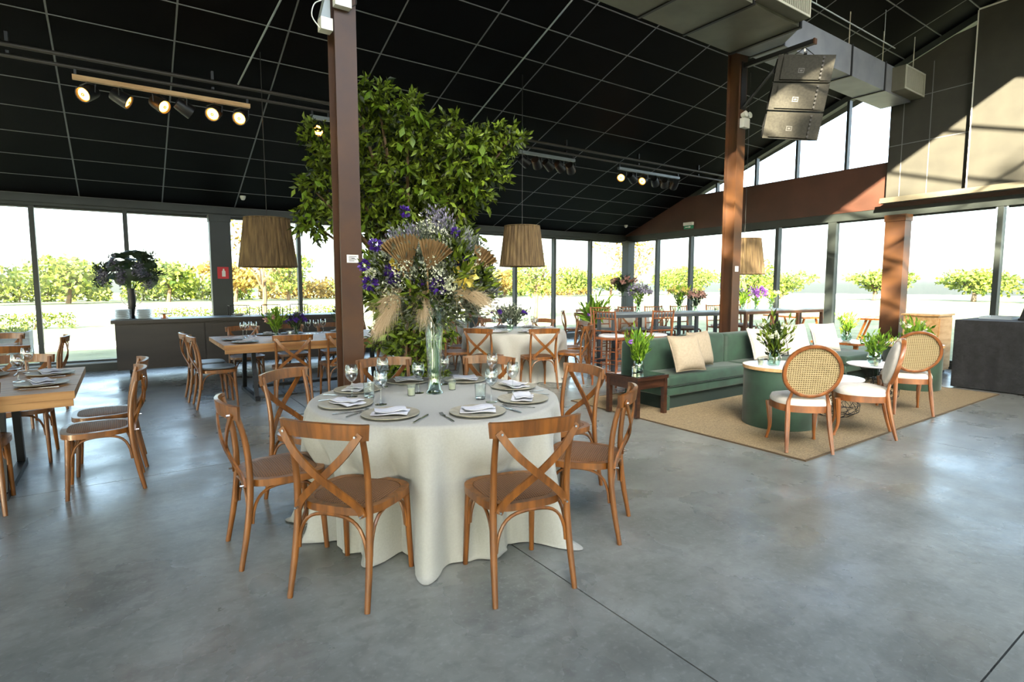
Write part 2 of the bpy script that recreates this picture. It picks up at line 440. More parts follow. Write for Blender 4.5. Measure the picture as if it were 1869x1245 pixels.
for y in PYL:
    MB().box((0, 0, 0), (15.2, .016, .014)).build('batten', 'batten_grey', ceiling, loc=(4.9, y, ceil_z(y) + .008))
bl = (YB - 2.3) / math.cos(SA)
for x in PX:
    o = MB().box((0, 0, 0), (.018, bl, .014)).build('batten', 'batten_grey', ceiling)
    o.location = (x, (YB + 2.3) / 2, ceil_z((YB + 2.3) / 2) + .008); o.rotation_euler = (-SA, 0, 0)

# glazed back wall
HEAD = 2.79
BX = [-8.0, -6.41, -5.1, -3.8, -2.47, -1.16, .10, 1.555, 3.04, 4.34, 5.65, 7.07, 8.52, 9.84, 11.19, 12.6]
wb = MB().b(XL, 12.75, YB - .06, YB + .12, HEAD, 3.06).b(XL, 12.75, YB - .1, YB + .12, 2.84, 2.93).b(XL, 12.75, YB - .02, YB + .16, 0, .05)
wall_back = struct(wb.build('wall_back', 'frame_dark'))
MB().b(XL, 12.6, YB - .09, YB - .021, -.001, .13).build('sill', 'frame_dark', wall_back)
MB().b(XL, 12.6, YB - .1, YB + .1, .131, .155).build('sill_ledge', 'sill_grey', wall_back)
for x in BX[1:-1]:
    if x not in (1.555, 7.07): MB().b(x - .035, x + .035, YB - .05, YB + .08, .155, HEAD).build('mullion', 'frame_dark', wall_back)
wn = 0
for i in range(len(BX) - 1):
    wn += 1; a, c = BX[i] + .036, BX[i + 1] - .036
    w = MB().b(a, c, YB + .0, YB + .05, .156, .19).b(a, c, YB + .0, YB + .05, HEAD - .03, HEAD - .001).build('window_%d' % wn, 'frame_dark'); struct(w)
    MB().b(a, c, YB + .02, YB + .028, .19, HEAD - .03).build('pane', 'window_glass', w)

# glazed right wall with the red beam and the gable glazing above it (built along its own line, then turned)
def rwb(mb, name, m, parent=None, smooth=False):
    o = mb.build(name, m, parent, smooth)
    if parent is None: o.location = CORNER; o.rotation_euler = (0, 0, RWROT)
    return o
SEND = 21.25
def gz(s): return ceil_z(YB - .9977 * s)
w = MB().b(0, SEND, -.06, .1, HEAD, 2.95).b(0, SEND, -.02, .12, 0, .1)
wall_right = struct(rwb(w, 'wall_right', 'frame_dark'))
RS = [.12, 1.32, 2.53, 3.77, 5.04, 6.28, 7.59, 9.05, 10.4, 11.75, 13.1, 14.45, 15.8, 17.2, 18.6, 20.0, SEND]
for s in RS[1:-1]:
    if abs(s - 7.59) < .01: continue
    h = .085 if abs(s - 6.28) < .01 else .04
    MB().b(s - h, s + h, -.05, .08, .1, HEAD).build('mullion', 'frame_dark', wall_right)
for i in range(len(RS) - 1):
    wn += 1; a, c = RS[i] + .086, RS[i + 1] - .086
    o = rwb(MB().b(a, c, 0, .05, .101, .15).b(a, c, 0, .05, HEAD - .03, HEAD - .001), 'window_%d' % wn, 'frame_dark'); struct(o)
    MB().b(a - .045, c + .045, .02, .028, .15, HEAD - .03).build('pane', 'window_glass', o)
tb = MB()
s0 = (3.81 - 3.12) / SL
tb.add([(0, -.07, 2.951), (SEND, -.07, 2.951), (SEND, -.07, 3.81), (2.35, -.07, 3.81), (0, -.07, 3.0), (0, .06, 2.951), (SEND, .06, 2.951), (SEND, .06, 3.81), (2.35, .06, 3.81), (0, .06, 3.0)],
       [(0, 1, 2, 3, 4), (9, 8, 7, 6, 5), (0, 5, 6, 1), (1, 6, 7, 2), (2, 7, 8, 3), (3, 8, 9, 4), (4, 9, 5, 0)])
trim1 = struct(rwb(tb, 'trim_1', 'beam_red'))
tt = MB()          # dark strip that follows the roof slope over the gable glass
RS_R = (YB - RIDGE) / .9977
for a, c in ((0, RS_R), (RS_R, SEND)):
    z0, z1 = gz(a), gz(c)
    tt.add([(a, -.05, z0 - .12), (c, -.05, z1 - .12), (c, -.05, z1 + .02), (a, -.05, z0 + .02), (a, .09, z0 - .12), (c, .09, z1 - .12), (c, .09, z1 + .02), (a, .09, z0 + .02)],
           [(0, 1, 2, 3), (7, 6, 5, 4), (0, 4, 5, 1), (1, 5, 6, 2), (2, 6, 7, 3), (3, 7, 4, 0)])
trim2 = struct(rwb(tt, 'trim_2', 'frame_dark'))
GS = [2.3, 3.32, 4.42, 5.42, 6.48, 7.32, 7.48, 8.62, 9.8, 11.0, 12.2, 13.4, 14.6, 15.8, 17.0, 18.3]
for s in GS[1:-1]: MB().b(s - .025, s + .025, -.04, .06, 3.811, gz(s) - .1).build('mullion', 'frame_dark', trim2)
for i in range(len(GS) - 1):
    wn += 1; a, c = GS[i] + .026, GS[i + 1] - .026; za, zc = max(gz(a) - .11, 3.83), max(gz(c) - .11, 3.83)
    o = rwb(MB().b(a, c, 0, .05, 3.811, 3.83), 'window_%d' % wn, 'frame_dark'); struct(o)
    MB().add([(a, .02, 3.83), (c, .02, 3.83), (c, .02, zc), (a, .02, za)], [(0, 1, 2, 3)]).build('pane', 'window_glass', o)

# walls behind the camera, glazed below their heads like the two in view
w = MB().b(XL - .12, XL + .06, YF, YB, HEAD, 3.2).b(XL - .12, XL + .06, YF, YB, 0, .12)
w.add([(XL, YF, 3.2), (XL, YB, 3.2), (XL, YB, ceil_z(YB)), (XL, RIDGE, zr), (XL, YF, ceil_z(YF)), (XL - .1, YF, 3.2), (XL - .1, YB, 3.2), (XL - .1, YB, ceil_z(YB)), (XL - .1, RIDGE, zr), (XL - .1, YF, ceil_z(YF))],
      [(0, 1, 2, 3, 4), (9, 8, 7, 6, 5)])
for k in range(17): y = YF + .1 + k * 1.3; w.b(XL - .06, XL + .06, y - .035, y + .035, .12, HEAD)
wl = struct(w.build('wall_left', 'frame_dark')); MB().b(XL - .01, XL, YF, YB, .12, HEAD).build('pane', 'window_glass', wl)
w = MB().b(XL, 11.2, YF - .12, YF + .06, HEAD, 3.06).b(XL, 11.2, YF - .12, YF + .06, 0, .12)
for k in range(15): x = XL + .1 + k * 1.3; w.b(x - .035, x + .035, YF - .06, YF + .06, .12, HEAD)
wf = struct(w.build('wall_front', 'frame_dark')); MB().b(XL, 11.2, YF - .01, YF, .12, HEAD).build('pane', 'window_glass', wf)
# added roof-light that shapes the sunbeam: glazing bars and one pane
wn += 1; w = MB()
for k in range(9):
    x = SKX0 + (SKX1 - SKX0) * k / 8
    w.tube([(x, SKY0, ceil_z(SKY0) + .08), (x, SKY1, ceil_z(SKY1) + .08)], .035, 4)
w.tube([(SKX0, (SKY0 + SKY1) / 2, ceil_z((SKY0 + SKY1) / 2) + .08), (SKX1, (SKY0 + SKY1) / 2, ceil_z((SKY0 + SKY1) / 2) + .08)], .03, 4)
o = struct(w.build('window_%d' % wn, 'frame_dark'))
MB().add([(SKX0, SKY0, ceil_z(SKY0) + .1), (SKX1, SKY0, ceil_z(SKY0) + .1), (SKX1, SKY1, ceil_z(SKY1) + .1), (SKX0, SKY1, ceil_z(SKY1) + .1)], [(0, 1, 2, 3)]).build('pane', 'window_glass', o)

# ================================================================== COLUMNS
def h_column(x0, x1, y0, y1, ztop, label, name='steel_column'):
    t = thing(name, label, 'column', ((x0 + x1) / 2, (y0 + y1) / 2, 0)); a, c = (x1 - x0) / 2, (y1 - y0) / 2
    MB().b(-a, a, -c, -c + .014, 0, ztop).build('flange', 'steel_brown', t)
    MB().b(-a, a, c - .014, c, 0, ztop).build('flange', 'steel_brown', t)
    MB().b(-a * .45, a * .45, -c + .014, c - .014, 0, ztop).build('web', 'steel_brown', t)
    MB().b(-a - .03, a + .03, -c - .03, c + .03, 0, .012).build('base_plate', 'steel_brown', t)
    return t
h_column(1.60, 1.79, 4.95, 5.15, ceil_z(5.15) - .01, 'dark brown steel column behind the white round table, bearing a small white notice')
h_column(7.42, 7.61, 4.95, 5.15, ceil_z(5.15) - .01, 'sunlit rust-brown steel column behind the green sofa, carrying the loudspeakers')
def wall_post(loc, rz, w_, d_, h_, label, m='frame_dark'):
    t = thing('wall_post', label, 'column', loc, rz)
    MB().b(-w_ / 2, w_ / 2, -d_ / 2, d_ / 2, 0, h_).build('shaft', m, t)
    MB().b(-w_ / 2 - .012, w_ / 2 + .012, -d_ / 2 - .012, d_ / 2 + .012, h_ - .12, h_).build('cap', m, t)
    return t
wall_post((1.555, 11.88, 0), 0, .35, .22, HEAD, 'wide dark post in the glass wall bearing the red extinguisher sign')
wall_post((7.07, 11.88, 0), 0, .28, .22, HEAD, 'dark post in the glass wall behind the far round tables')
wall_post((12.5, 11.86, 0), 0, .26, .26, HEAD, 'dark corner post where the two glass walls meet')
p = rw(7.59, -.19, 0)
wall_post((p.x, p.y, 0), RWROT, .34, .24, HEAD, 'sunlit brown post in the glass wall under the roller blind', 'steel_brown')

# roller blinds on the gable
def rwthing(name, label, cat, s, out, z=0.):
    p = rw(s, out, z); return thing(name, label, cat, p, RWROT)
t = rwthing('roller_blind', 'dark mesh roller blind with window-bar silhouettes next to the gable glass', 'blind', 7.33, -.16, 3.12)
o = MB().add([(0, 0, 0), (1.29, 0, 0), (1.29, 0, 2.68), (.95, 0, 2.63), (0, 0, 2.28), (0, .01, 0), (1.29, .01, 0), (1.29, .01, 2.68), (.95, .01, 2.63), (0, .01, 2.28)],
             [(0, 1, 2, 3, 4), (9, 8, 7, 6, 5), (0, 5, 6, 1), (1, 6, 7, 2), (2, 7, 8, 3), (3, 8, 9, 4), (4, 9, 5, 0)]).build('fabric', 'blind', t)
sm = MB()  # silhouettes of the window bars behind the mesh, put on as grey strips
for z in (.95, 1.75): sm.b(0, 1.29, -.004, 0, z, z + .012)
for x in (.22, .66): sm.b(x, x + .012, -.004, 0, 0, 2.3)
sm.build('bar_silhouette', 'batten_grey', t)
t = rwthing('roller_blind', 'broad sunlit roller blind with a pale side edge hung in front of the dark one', 'blind', 8.64, -.28, 3.12)
MB().b(0, 4.2, 0, .012, 0, 2.86).build('fabric', 'blind', t)
MB().b(-.012, .006, -.006, .018, 0, 2.86).build('edge_strip', 'white_plastic', t)
MB().b(0, 4.2, -.006, .018, 2.86, 2.885).build('edge_strip', 'white_plastic', t)
t = rwthing('blind_box', 'long grey bottom rail under the roller blinds', 'rail', 7.31, -.3, 3.02)
MB().b(0, 5.5, -.05, .16, 0, .045).build('tray', 'blind_rail', t)
MB().b(0, 5.5, -.03, -.015, .045, .095).build('front_lip', 'blind_rail', t)

# ================================================================== OUTSIDE
g = MB().b(-90, 110, YB + .3, 140, -.3, -.12).build('lawn', 'grass'); struct(g)
g = MB().b(13.4, 120, -60, YB + .3, -.3, -.12).build('lawn', 'grass'); struct(g)
g = MB().b(-90, 13.4, -60, YF - .4, -.3, -.12).build('lawn', 'grass'); struct(g)
g = MB().b(-90, XL - .4, YF - .4, YB + .3, -.3, -.12).build('lawn', 'grass'); struct(g)
struct(MB().b(-60, 12.9, YB + .32, YB + 1.5, -.119, -.1).build('paving', 'path'))
struct(MB().b(-90, 110, 31, 57, -.119, -.10).build('road', 'path'))
tag(MB().b(-40, 13, 18.2, 18.5, -.119, -.02).b(-40, 13, 17.9, 18.19, -.119, -.06).build('garden_kerb', 'fence_white'), 'pale stone kerb crossing the lawn', 'kerb')
def hedge(x0, x1, y, h_, label, n):
    t = thing('low_hedge', label, 'hedge', ((x0 + x1) / 2, y, -.12))
    a = (x1 - x0) / 2
    C = np.stack([RNG.uniform(-a, a, n), RNG.normal(0, .22, n), RNG.random(n) ** .7 * h_], 1)
    V, F = leaf_arrays(C, RNG.uniform(.08, .16, n)); np_obj('foliage', V, F, 'tree_leaf', t, 'stuff')
    m = MB()
    for k in range(int(a * 2 / 1.2)): m.cyl((-a + k * 1.2 + .3, 0, 0), (-a + k * 1.2 + .4, .05, h_ * .7), .03, .015, 5)
    m.build('stem', 'trunk', t)
hedge(-9, -1.5, 26.5, .55, 'low clipped hedge beyond the lawn by the wide post', 3000)
hedge(.5, 9.5, 27.5, .6, 'low clipped hedge beyond the lawn behind the buffet counter', 3600)
def tree(x, y, h_, r, label, m='tree_leaf', n=1500, ls=.4, trunkh=.35, group=None):
    t = thing('garden_tree', label, 'tree', (x, y, -.12), 0, group)
    C = []
    for k in range(7):
        a = random.uniform(0, 2 * PI); q = random.uniform(.15, .55) * r
        C.append(blob_points(n // 7, (q * math.cos(a), q * math.sin(a), h_ * (trunkh + (1 - trunkh) * random.uniform(.25, .85))), (r * .6, r * .6, h_ * .2), .35))
    C = np.concatenate(C); V, F = leaf_arrays(C, RNG.uniform(.6, 1.2, len(C)) * ls, .6, .1)
    np_obj('crown', V, F, m, t, 'stuff')
    b = MB().tube([(0, 0, 0), (.05 * r, 0, h_ * .3), (0, .05 * r, h_ * .75)], [.05 * r + .03, .04 * r + .02, .02], 7)
    for k in range(4):
        a = k * 1.6; b.tube([(0, 0, h_ * .35), (.3 * r * math.cos(a), .3 * r * math.sin(a), h_ * .6), (.5 * r * math.cos(a), .5 * r * math.sin(a), h_ * .8)], [.025 * r, .02 * r, .01], 5)
    b.build('trunk', 'trunk', t)
for k in range(7):
    x0 = -26 + k * 13; t = thing('tall_hedge', ('dense bushy hedge along the far side of the road' if True else ''), 'hedge', (x0 + 6, 69 + .5 * (k % 2), -.12), 0, 'hedge stretches beyond the road'); n = 2600
    C = np.stack([RNG.uniform(-6, 6, n), RNG.normal(0, .6, n), RNG.random(n) ** .8 * (2.0 + .5 * np.sin(RNG.random(n) * 9 + k))], 1); V, F = leaf_arrays(C, RNG.uniform(.3, .55, n), .6); np_obj('foliage', V, F, 'tree_leaf' if k % 3 else 'tree_autumn', t, 'stuff')
    m = MB()
    for q in range(6): m.cyl((-5 + 2 * q, 0, 0), (-4.8 + 2 * q, .1, 1.6), .08, .03, 5)
    m.build('stem', 'trunk', t)
GT = 'trees in the row beyond the road'
for k, (x, y, h_, r, m) in enumerate([(-17, 60, 7, 4.5, 0), (-9, 58, 6.2, 4, 0), (-3.5, 62, 5.2, 4, 0), (3.2, 63, 5.4, 3.6, 0), (8, 60, 5.2, 3.6, 1), (13, 63, 6.6, 4, 0), (19, 60, 4.8, 3.6, 0), (25, 62, 4.6, 4, 0), (31, 60, 5, 4, 0), (38, 63, 5.2, 4, 1), (46, 60, 5.4, 4.4, 0), (55, 62, 5, 4.5, 0), (65, 60, 5.6, 4.4, 0)]):
    tree(x * 1.12, y, h_ * .74, r * .9, 'rounded %s tree in the row beyond the road' % ('russet', 'green')[m == 0], ('tree_leaf', 'tree_autumn')[m], 1500, .5, .12, GT)
tree(-12.5, -11, 14.6, 6.0, 'tall airy tree behind the building whose leaves dapple the sunlight', 'tree_leaf', 900, .6, .5)
tree(4.2, 22, 4.2, 1.5, 'slender russet tree on the lawn behind the flower urn', 'tree_autumn', 700, .2, .3)
tree(9.6, 19, 3.6, 1.6, 'bushy pale green tree on the lawn beside the plant wall', 'tree_leaf', 1600, .2, .2)
tree(18.5, 17.5, 4.2, 1.6, 'young tree with reddish tips outside the corner post', 'tree_autumn', 700, .18, .3)
tree(15.6, 20.5, 3.4, 1.5, 'young leafy green tree outside the corner post', 'tree_leaf', 1100, .18, .25)
tree(23, 14.5, 3.0, 1.3, 'small green tree outside behind the rust column', 'tree_leaf', 700, .18, .3)
for k, (x, y, h_) in enumerate([(58, 44, 5), (62, 35, 4.6), (66, 27, 4.2), (68, 19, 4.4), (66, 11, 4.0), (64, 4, 4.6)]):
    tree(x, y, h_ * .75, 4.0, 'broad pale tree far beyond the lawn on the sunlit side', 'tree_leaf', 1800, .45, .02, 'far trees beyond the right-hand glass')
t = thing('concrete_planter', 'grey concrete planter standing outside on the lawn edge', 'planter', (-2.55, 15.6, -.1))
MB().ring([(-.9, -.3), (.9, -.3), (.9, .3), (-.9, .3)], [(-.85, -.25), (.85, -.25), (.85, .25), (-.85, .25)], 0, .62).build('box', 'planter_grey', t)
MB().b(-.85, .85, -.25, .25, .02, .56).build('soil', 'trunk', t)
C = np.stack([RNG.uniform(-.85, .85, 500), RNG.uniform(-.2, .2, 500), .57 + RNG.random(500) * .1], 1); V, F = leaf_arrays(C, RNG.uniform(.05, .1, 500))
np_obj('foliage', V, F, 'tree_leaf', t, 'stuff')
def outdoor_table(x, y, rz, label):
    t = thing('picnic_table', label, 'table', (x, y, -.12), rz)
    for k in range(4): MB().b(-.8, .8, -.38 + k * .195, -.2 + k * .195, .72, .76).build('plank', 'orange_paint', t)
    for a in (-.6, .6):
        for c in (-.3, .3): MB().cyl((a, c * 1.4, 0), (a, c * .6, .72), .03, .03, 6).build('leg', 'orange_paint', t)
outdoor_table(16.4, 6.6, .3, 'orange painted picnic table on the terrace outside the glass')
outdoor_table(15.4, 8.3, 1.2, 'second orange picnic table outside, turned end on behind the high counter')

# ================================================================== CROSS-BACK CHAIRS
def sup(a, c, n=40, e=3.2, tap=0.):
    o = []
    for k in range(n):
        t = 2 * PI * k / n; x = a * math.copysign(abs(math.cos(t)) ** (2 / e), math.cos(t)); y = c * math.copysign(abs(math.sin(t)) ** (2 / e), math.sin(t))
        o.append((x * (1 + tap * y / c), y))
    return o
def make_cross_chair():
    t = thing('cross_back_chair', 'x', 'chair')
    outer = sup(.225, .215, 40, 3.4, .07); inner = [(x * .83, y * .83) for x, y in outer]
    MB().ring(outer, inner, .425, .462).build('seat_frame', 'chair_wood', t, True)
    pts = []; nu = 40
    P = MB(); rings = [(1., .448), (.985, .462), (.8, .468), (.4, .471)]
    for q, z in rings: P.v += [(x * q, y * q, z) for x, y in inner]
    P.f = [(i * nu + j, i * nu + (j + 1) % nu, (i + 1) * nu + (j + 1) % nu, (i + 1) * nu + j) for i in range(3) for j in range(nu)] + [tuple(3 * nu + j for j in range(nu))]
    P.build('seat_panel', 'rattan', t, True, 'xy')
    for s in (-1, 1):
        MB().tube(smoothpath([(.212 * s, -.262, 0), (.203 * s, -.222, .22), (.196 * s, -.2, .44), (.196 * s, -.212, .66), (.2 * s, -.258, .855)], 4),
                  [.0135, .0145, .0155, .0165, .017, .0175, .018, .018, .0178, .0175, .017, .0165, .016, .0155, .015, .0145, .014], 10).build('leg', 'chair_wood', t, True)
        MB().tube(smoothpath([(.198 * s, .188, 0), (.192 * s, .176, .2), (.185 * s, .165, .43)], 4), [.0135, .014, .015, .0155, .0165, .017, .0175, .018, .018], 10).build('leg', 'chair_wood', t, True)
    rail = smoothpath([(-.232, -.245, .838), (-.2, -.268, .84), (-.1, -.298, .844), (0, -.308, .846), (.1, -.298, .844), (.2, -.268, .84), (.232, -.245, .838)], 4)
    MB().ribbon(rail, (0, -.12, 1), .072, .02).build('top_rail', 'chair_wood', t, True)
    for s in (-1, 1):
        p = smoothpath([(-.205 * s, -.279 - .004 * s, .835), (-.13 * s, -.292 - .004 * s, .735), (-.03 * s, -.286 - .005 * s, .64), (.07 * s, -.258 - .004 * s, .555), (.15 * s, -.228, .48), (.178 * s, -.222, .43)], 4)
        MB().ribbon(p, (s * .75, 0, .66), .036, .011).build('cross_strap', 'chair_wood', t, True)
    def arch(a, c, nm):
        a = Vector(a); c = Vector(c); d = (c - a); z = Vector((0, 0, 1)); q = []
        for f, h_ in ((0, .235), (.02, .30), (.09, .365), (.2, .402), (.34, .417), (.5, .42), (.66, .417), (.8, .402), (.91, .365), (.98, .30), (1, .235)): q.append(a + d * f + z * h_)
        MB().tube(smoothpath(q, 2), .0085, 6).build(nm, 'chair_wood', t, True)
    arch((-.186, -.212, 0), (.186, -.212, 0), 'brace'); arch((-.176, .168, 0), (.176, .168, 0), 'brace')
    arch((-.198, -.195, 0), (-.188, .158, 0), 'brace'); arch((.198, -.195, 0), (.188, .158, 0), 'brace')
    sc = MB()
    for s in (-1, 1):
        for z, y in ((.825, -.285), (.44, -.234)): sc.cyl((.19 * s if z > .5 else .176 * s, y - .012, z), (.19 * s if z > .5 else .176 * s, y + .006, z), .006, .006, 6)
    sc.build('screw', 'steel', t)['kind'] = 'stuff'
    return t
CHAIR = Proto(make_cross_chair())
def chair_at(cx, cy, ang, r, label, group=None, twist=0.):
    """a chair on the polar angle ang around (cx,cy), rear feet at radius r, facing the centre"""
    d = r - .262; x, y = cx + d * math.cos(ang), cy + d * math.sin(ang)
    return CHAIR.put((x, y, 0), ang + PI / 2 + twist, label, group)
def chair_xy(x, y, face, label, group=None): return CHAIR.put((x, y, 0), face - PI / 2, label, group)

# ================================================================== ROUND TABLES UNDER LINEN
def cloth(name, cx, cy, rad, h_, seats, label, folds=11, nu=200, seed=1, group=None):
    rs = random.Random(seed); ph = [rs.uniform(0, 2 * PI) for _ in range(6)]
    zs = [h_, h_, h_, h_, h_ - .006, h_ - .02, h_ - .06, h_ - .14, h_ - .24, h_ - .34, h_ - .44, h_ - .54, h_ - .63, h_ - .70, .022, .01, .006]
    rf = [.0, .4, .8, .97]
    pts = []
    for i in range(nu):
        a = 2 * PI * i / nu
        w = .55 * math.sin(folds * a + ph[0] + .5 * math.sin(3 * a + ph[4])) + .35 * math.sin((folds + 6) * a + ph[1]) + .3 * math.sin((folds - 4) * a + ph[2])
        w = math.copysign(abs(w) ** .75, w); w = max(-.6, w) + .3 * max(0, math.sin(3 * a + ph[3]))
        w2 = math.sin((2 * folds + 3) * a + ph[5]) * (.4 + .6 * math.sin(2 * a + ph[1]) ** 2); dent = 0.
        for s in seats:
            d = (a - s + PI) % (2 * PI) - PI; dent = max(dent, math.exp(-(d / .27) ** 4))
        for k, z in enumerate(zs):
            if k < 4: r = rad * rf[k]
            elif k == 4: r = rad * .992
            elif k == 5: r = rad
            else:
                q = (h_ - z) / h_
                r = rad * (1 + .005) + (.125 * w + .022 * w2) * q ** .7 + .045 * q - dent * (.155 * min(1, max(0, (q - .2) / .25)))
                if k >= 14: r += (.02, .04, .07)[k - 14] * max(0, w + .1) * (1 - .6 * dent)
            pts.append((r * math.cos(a), r * math.sin(a), z))
    o = MB().grid(pts, nu, len(zs), True).build(name, 'linen', None, True, loc=(cx, cy, 0), ang=80)
    return tag(o, label, 'tablecloth', group)
def round_table(cx, cy, rad, h_, label, group=None):
    t = thing('round_table', label, 'table', (cx, cy, 0), 0, group)
    MB().lathe([(0, h_ - .03), (rad - .012, h_ - .03), (rad - .005, h_ - .02), (rad - .005, h_ - .008), (0, h_ - .008)], 48).build('tabletop', 'tan_wood', t)
    MB().lathe([(.0, 0), (.3, 0), (.3, .02), (.05, .05), (.04, h_ - .03), (0, h_ - .03)], 20).build('pedestal', 'black_metal', t)

# glassware, plates, cutlery
def make_goblet(h_=.21, rb=.042, rim=.034, foot=.036):
    t = thing('wine_glass', 'x', 'glass')
    b = h_ * .52
    prof = [(.004, h_ - b), (.016, h_ - b + .004), (.03, h_ - b * .82), (rb, h_ - b * .56), (rb * .99, h_ - b * .38), (rim, h_), (rim - .0012, h_), (rb * .97, h_ - b * .38), (rb * .97, h_ - b * .56), (.028, h_ - b * .80), (.012, h_ - b * .93)]
    MB().shell(prof, 20).build('bowl', 'drink_glass', t, True, ang=80)
    MB().lathe([(0, 0), (foot, 0), (foot, .0025), (.012, .007), (.0045, .018), (.0036, h_ * .3), (.005, h_ - b + .002)], 16).build('stem', 'drink_glass', t, True, ang=60)
    return t
GOB = Proto(make_goblet()); 
def make_tumbler():
    t = thing('tumbler', 'x', 'glass')
    MB().shell([(0, .004), (.03, .004), (.034, .012), (.036, .1), (.0345, .1), (.0325, .016), (0, .014)], 18).build('bowl', 'drink_glass', t, True)
    return t
TUM = Proto(make_tumbler())
def make_plate(m, r=.16):
    t = thing('charger_plate', 'x', 'plate')
    MB().lathe([(0, .002), (r * .62, .0), (r * .68, .004), (r, .014), (r, .018), (r * .7, .009), (0, .007)], 40).build('dish', m, t, True)
    return t
def make_napkin():
    t = thing('folded_napkin', 'x', 'napkin')
    def sheet_(w, d, z0, seed, amp):
        rs = random.Random(seed); n, k = 14, 10; pts = []; p = rs.uniform(0, 6)
        for i in range(n):
            for j in range(k):
                x, y = -w / 2 + w * i / (n - 1), -d / 2 + d * j / (k - 1)
                pts.append((x, y, z0 + amp * math.sin(6 * x / w + p + 5 * y) + amp * .6 * math.cos(9 * y / d + p)))
        m = MB().grid(pts, n, k); b = MB().grid([(x, y, z - .004) for x, y, z in pts], n, k); m.join(b)
        e = []
        for i in range(n - 1): e += [(i * k, (i + 1) * k, (i + 1) * k + n * k, i * k + n * k), (i * k + k - 1, (i + 1) * k + k - 1, (i + 1) * k + k - 1 + n * k, i * k + k - 1 + n * k)]
        for j in range(k - 1): e += [(j, j + 1, j + 1 + n * k, j + n * k), ((n - 1) * k + j, (n - 1) * k + j + 1, (n - 1) * k + j + 1 + n * k, (n - 1) * k + j + n * k)]
        m.f += e; return m
    sheet_(.2, .13, .024, 1, .004).build('lower_fold', 'napkin', t, True, ang=60)
    o = sheet_(.17, .11, .036, 2, .005).build('upper_fold', 'napkin', t, True, ang=60); o.rotation_euler = (0, 0, .25)
    return t
NAP = Proto(make_napkin())
def make_fork():
    t = thing('fork', 'x', 'fork')
    MB().ribbon(smoothpath([(0, -.1, .004), (0, -.02, .006), (0, .03, .003), (0, .055, .006)], 3), (1, 0, 0), .009, .003).build('handle', 'steel', t, True)
    for k in range(4): MB().ribbon([(-.009 + .006 * k, .05, .006), (-.009 + .006 * k, .075, .005), (-.009 + .006 * k, .1, .012)], (1, 0, 0), .003, .002).build('tine', 'steel', t)
    MB().ribbon([(0, .046, .005), (0, .054, .006)], (1, 0, 0), .022, .002).build('neck', 'steel', t)
    return t
FORK = Proto(make_fork())
def make_knife():
    t = thing('table_knife', 'x', 'knife')
    MB().ribbon([(0, -.11, .004), (0, -.02, .005), (0, 0, .004)], (1, 0, 0), .011, .006).build('handle', 'steel', t)
    MB().prism([(-.005, 0), (.005, 0), (.009, .03), (.008, .08), (0, .105), (-.005, .09)], .003, .005).build('blade', 'steel', t)
    return t
KNIFE = Proto(make_knife())
def make_votive():
    t = thing('votive_candle', 'x', 'candle')
    MB().shell([(.0, .002), (.024, .002), (.03, .075), (.0285, .075), (.023, .006), (0, .005)], 18).build('holder', 'drink_glass', t, True)
    MB().lathe([(0, .007), (.022, .007), (.026, .05), (0, .052)], 16).build('wax', 'candle_wax', t, True)
    MB().cyl((0, 0, .05), (.001, 0, .062), .0012, .001, 5).build('wick', 'cord_black', t)
    return t
VOT = Proto(make_votive())
PLATE = Proto(make_plate('charger')); PLATED = Proto(make_plate('charger_dark'))

# ---------------- the main round table
TC = (1.655, 3.25); TR = .80; TH = .765
SEATS = [R(217.4), R(266.5), R(311), R(355), R(41), R(84), R(128), R(176)]
SN = ['honey wood cross-back chair half turned before the pooled hem of the linen table',
      'honey wood cross-back chair at the linen table standing over the floor joint',
      'honey wood cross-back chair drawn out side-on from the linen table towards the sofa',
      'honey wood cross-back chair at the linen table nearest the dark side table',
      'honey wood cross-back chair at the linen table facing the back of the tall vase',
      'honey wood cross-back chair at the linen table beside the leafy tree trunk',
      'honey wood cross-back chair at the linen table nearest the plank table by the brown column',
      'honey wood cross-back chair at the linen table seen edge on, backing the left plank table']
round_table(TC[0], TC[1], TR, TH - .006, 'round wooden table hidden under the long linen cloth')
cloth('tablecloth', TC[0], TC[1], TR, TH, SEATS, 'floor-length pale linen cloth on the large round table with the tall vase', 13, 300, 5)
for a, nm, r_, tw in zip(SEATS, SN, (1.19, 1.235, 1.23, 1.22, 1.21, 1.2, 1.21, 1.225), (0, -.12, -.08, .05, 0, 0, -.05, .08)):
    chair_at(TC[0], TC[1], a, r_, nm, None, tw)
ZT = TH + .001
seatname = ['by the half-turned chair', 'by the chair over the floor joint', 'by the side-on chair', 'by the chair nearest the side table',
            'behind the tall vase', 'by the chair at the tree trunk', 'by the chair near the plank table', 'by the edge-on chair']
for i, a in enumerate(SEATS):
    px, py = TC[0] + .585 * math.cos(a), TC[1] + .585 * math.sin(a); f = a + PI / 2
    PLATE.put((px, py, ZT), f, 'round greige charger plate on the linen table ' + seatname[i])
    NAP.put((px + .01 * math.sin(3 * i), py, ZT + .001), f + (.35, -.5, .15, .1, .2, -.15, .1, .3)[i], 'white folded napkin on the charger ' + seatname[i])
    def side(u, v): return (px - u * math.sin(a) - v * math.cos(a), py + u * math.cos(a) - v * math.sin(a), ZT)
    KNIFE.put(side(.2, -.02), a + PI / 2 + .08, 'steel table knife on the linen ' + seatname[i])
    FORK.put(side(-.2, -.02), a + PI / 2 - .06, 'steel fork on the linen ' + seatname[i])
free = dict(enumerate(SEATS))
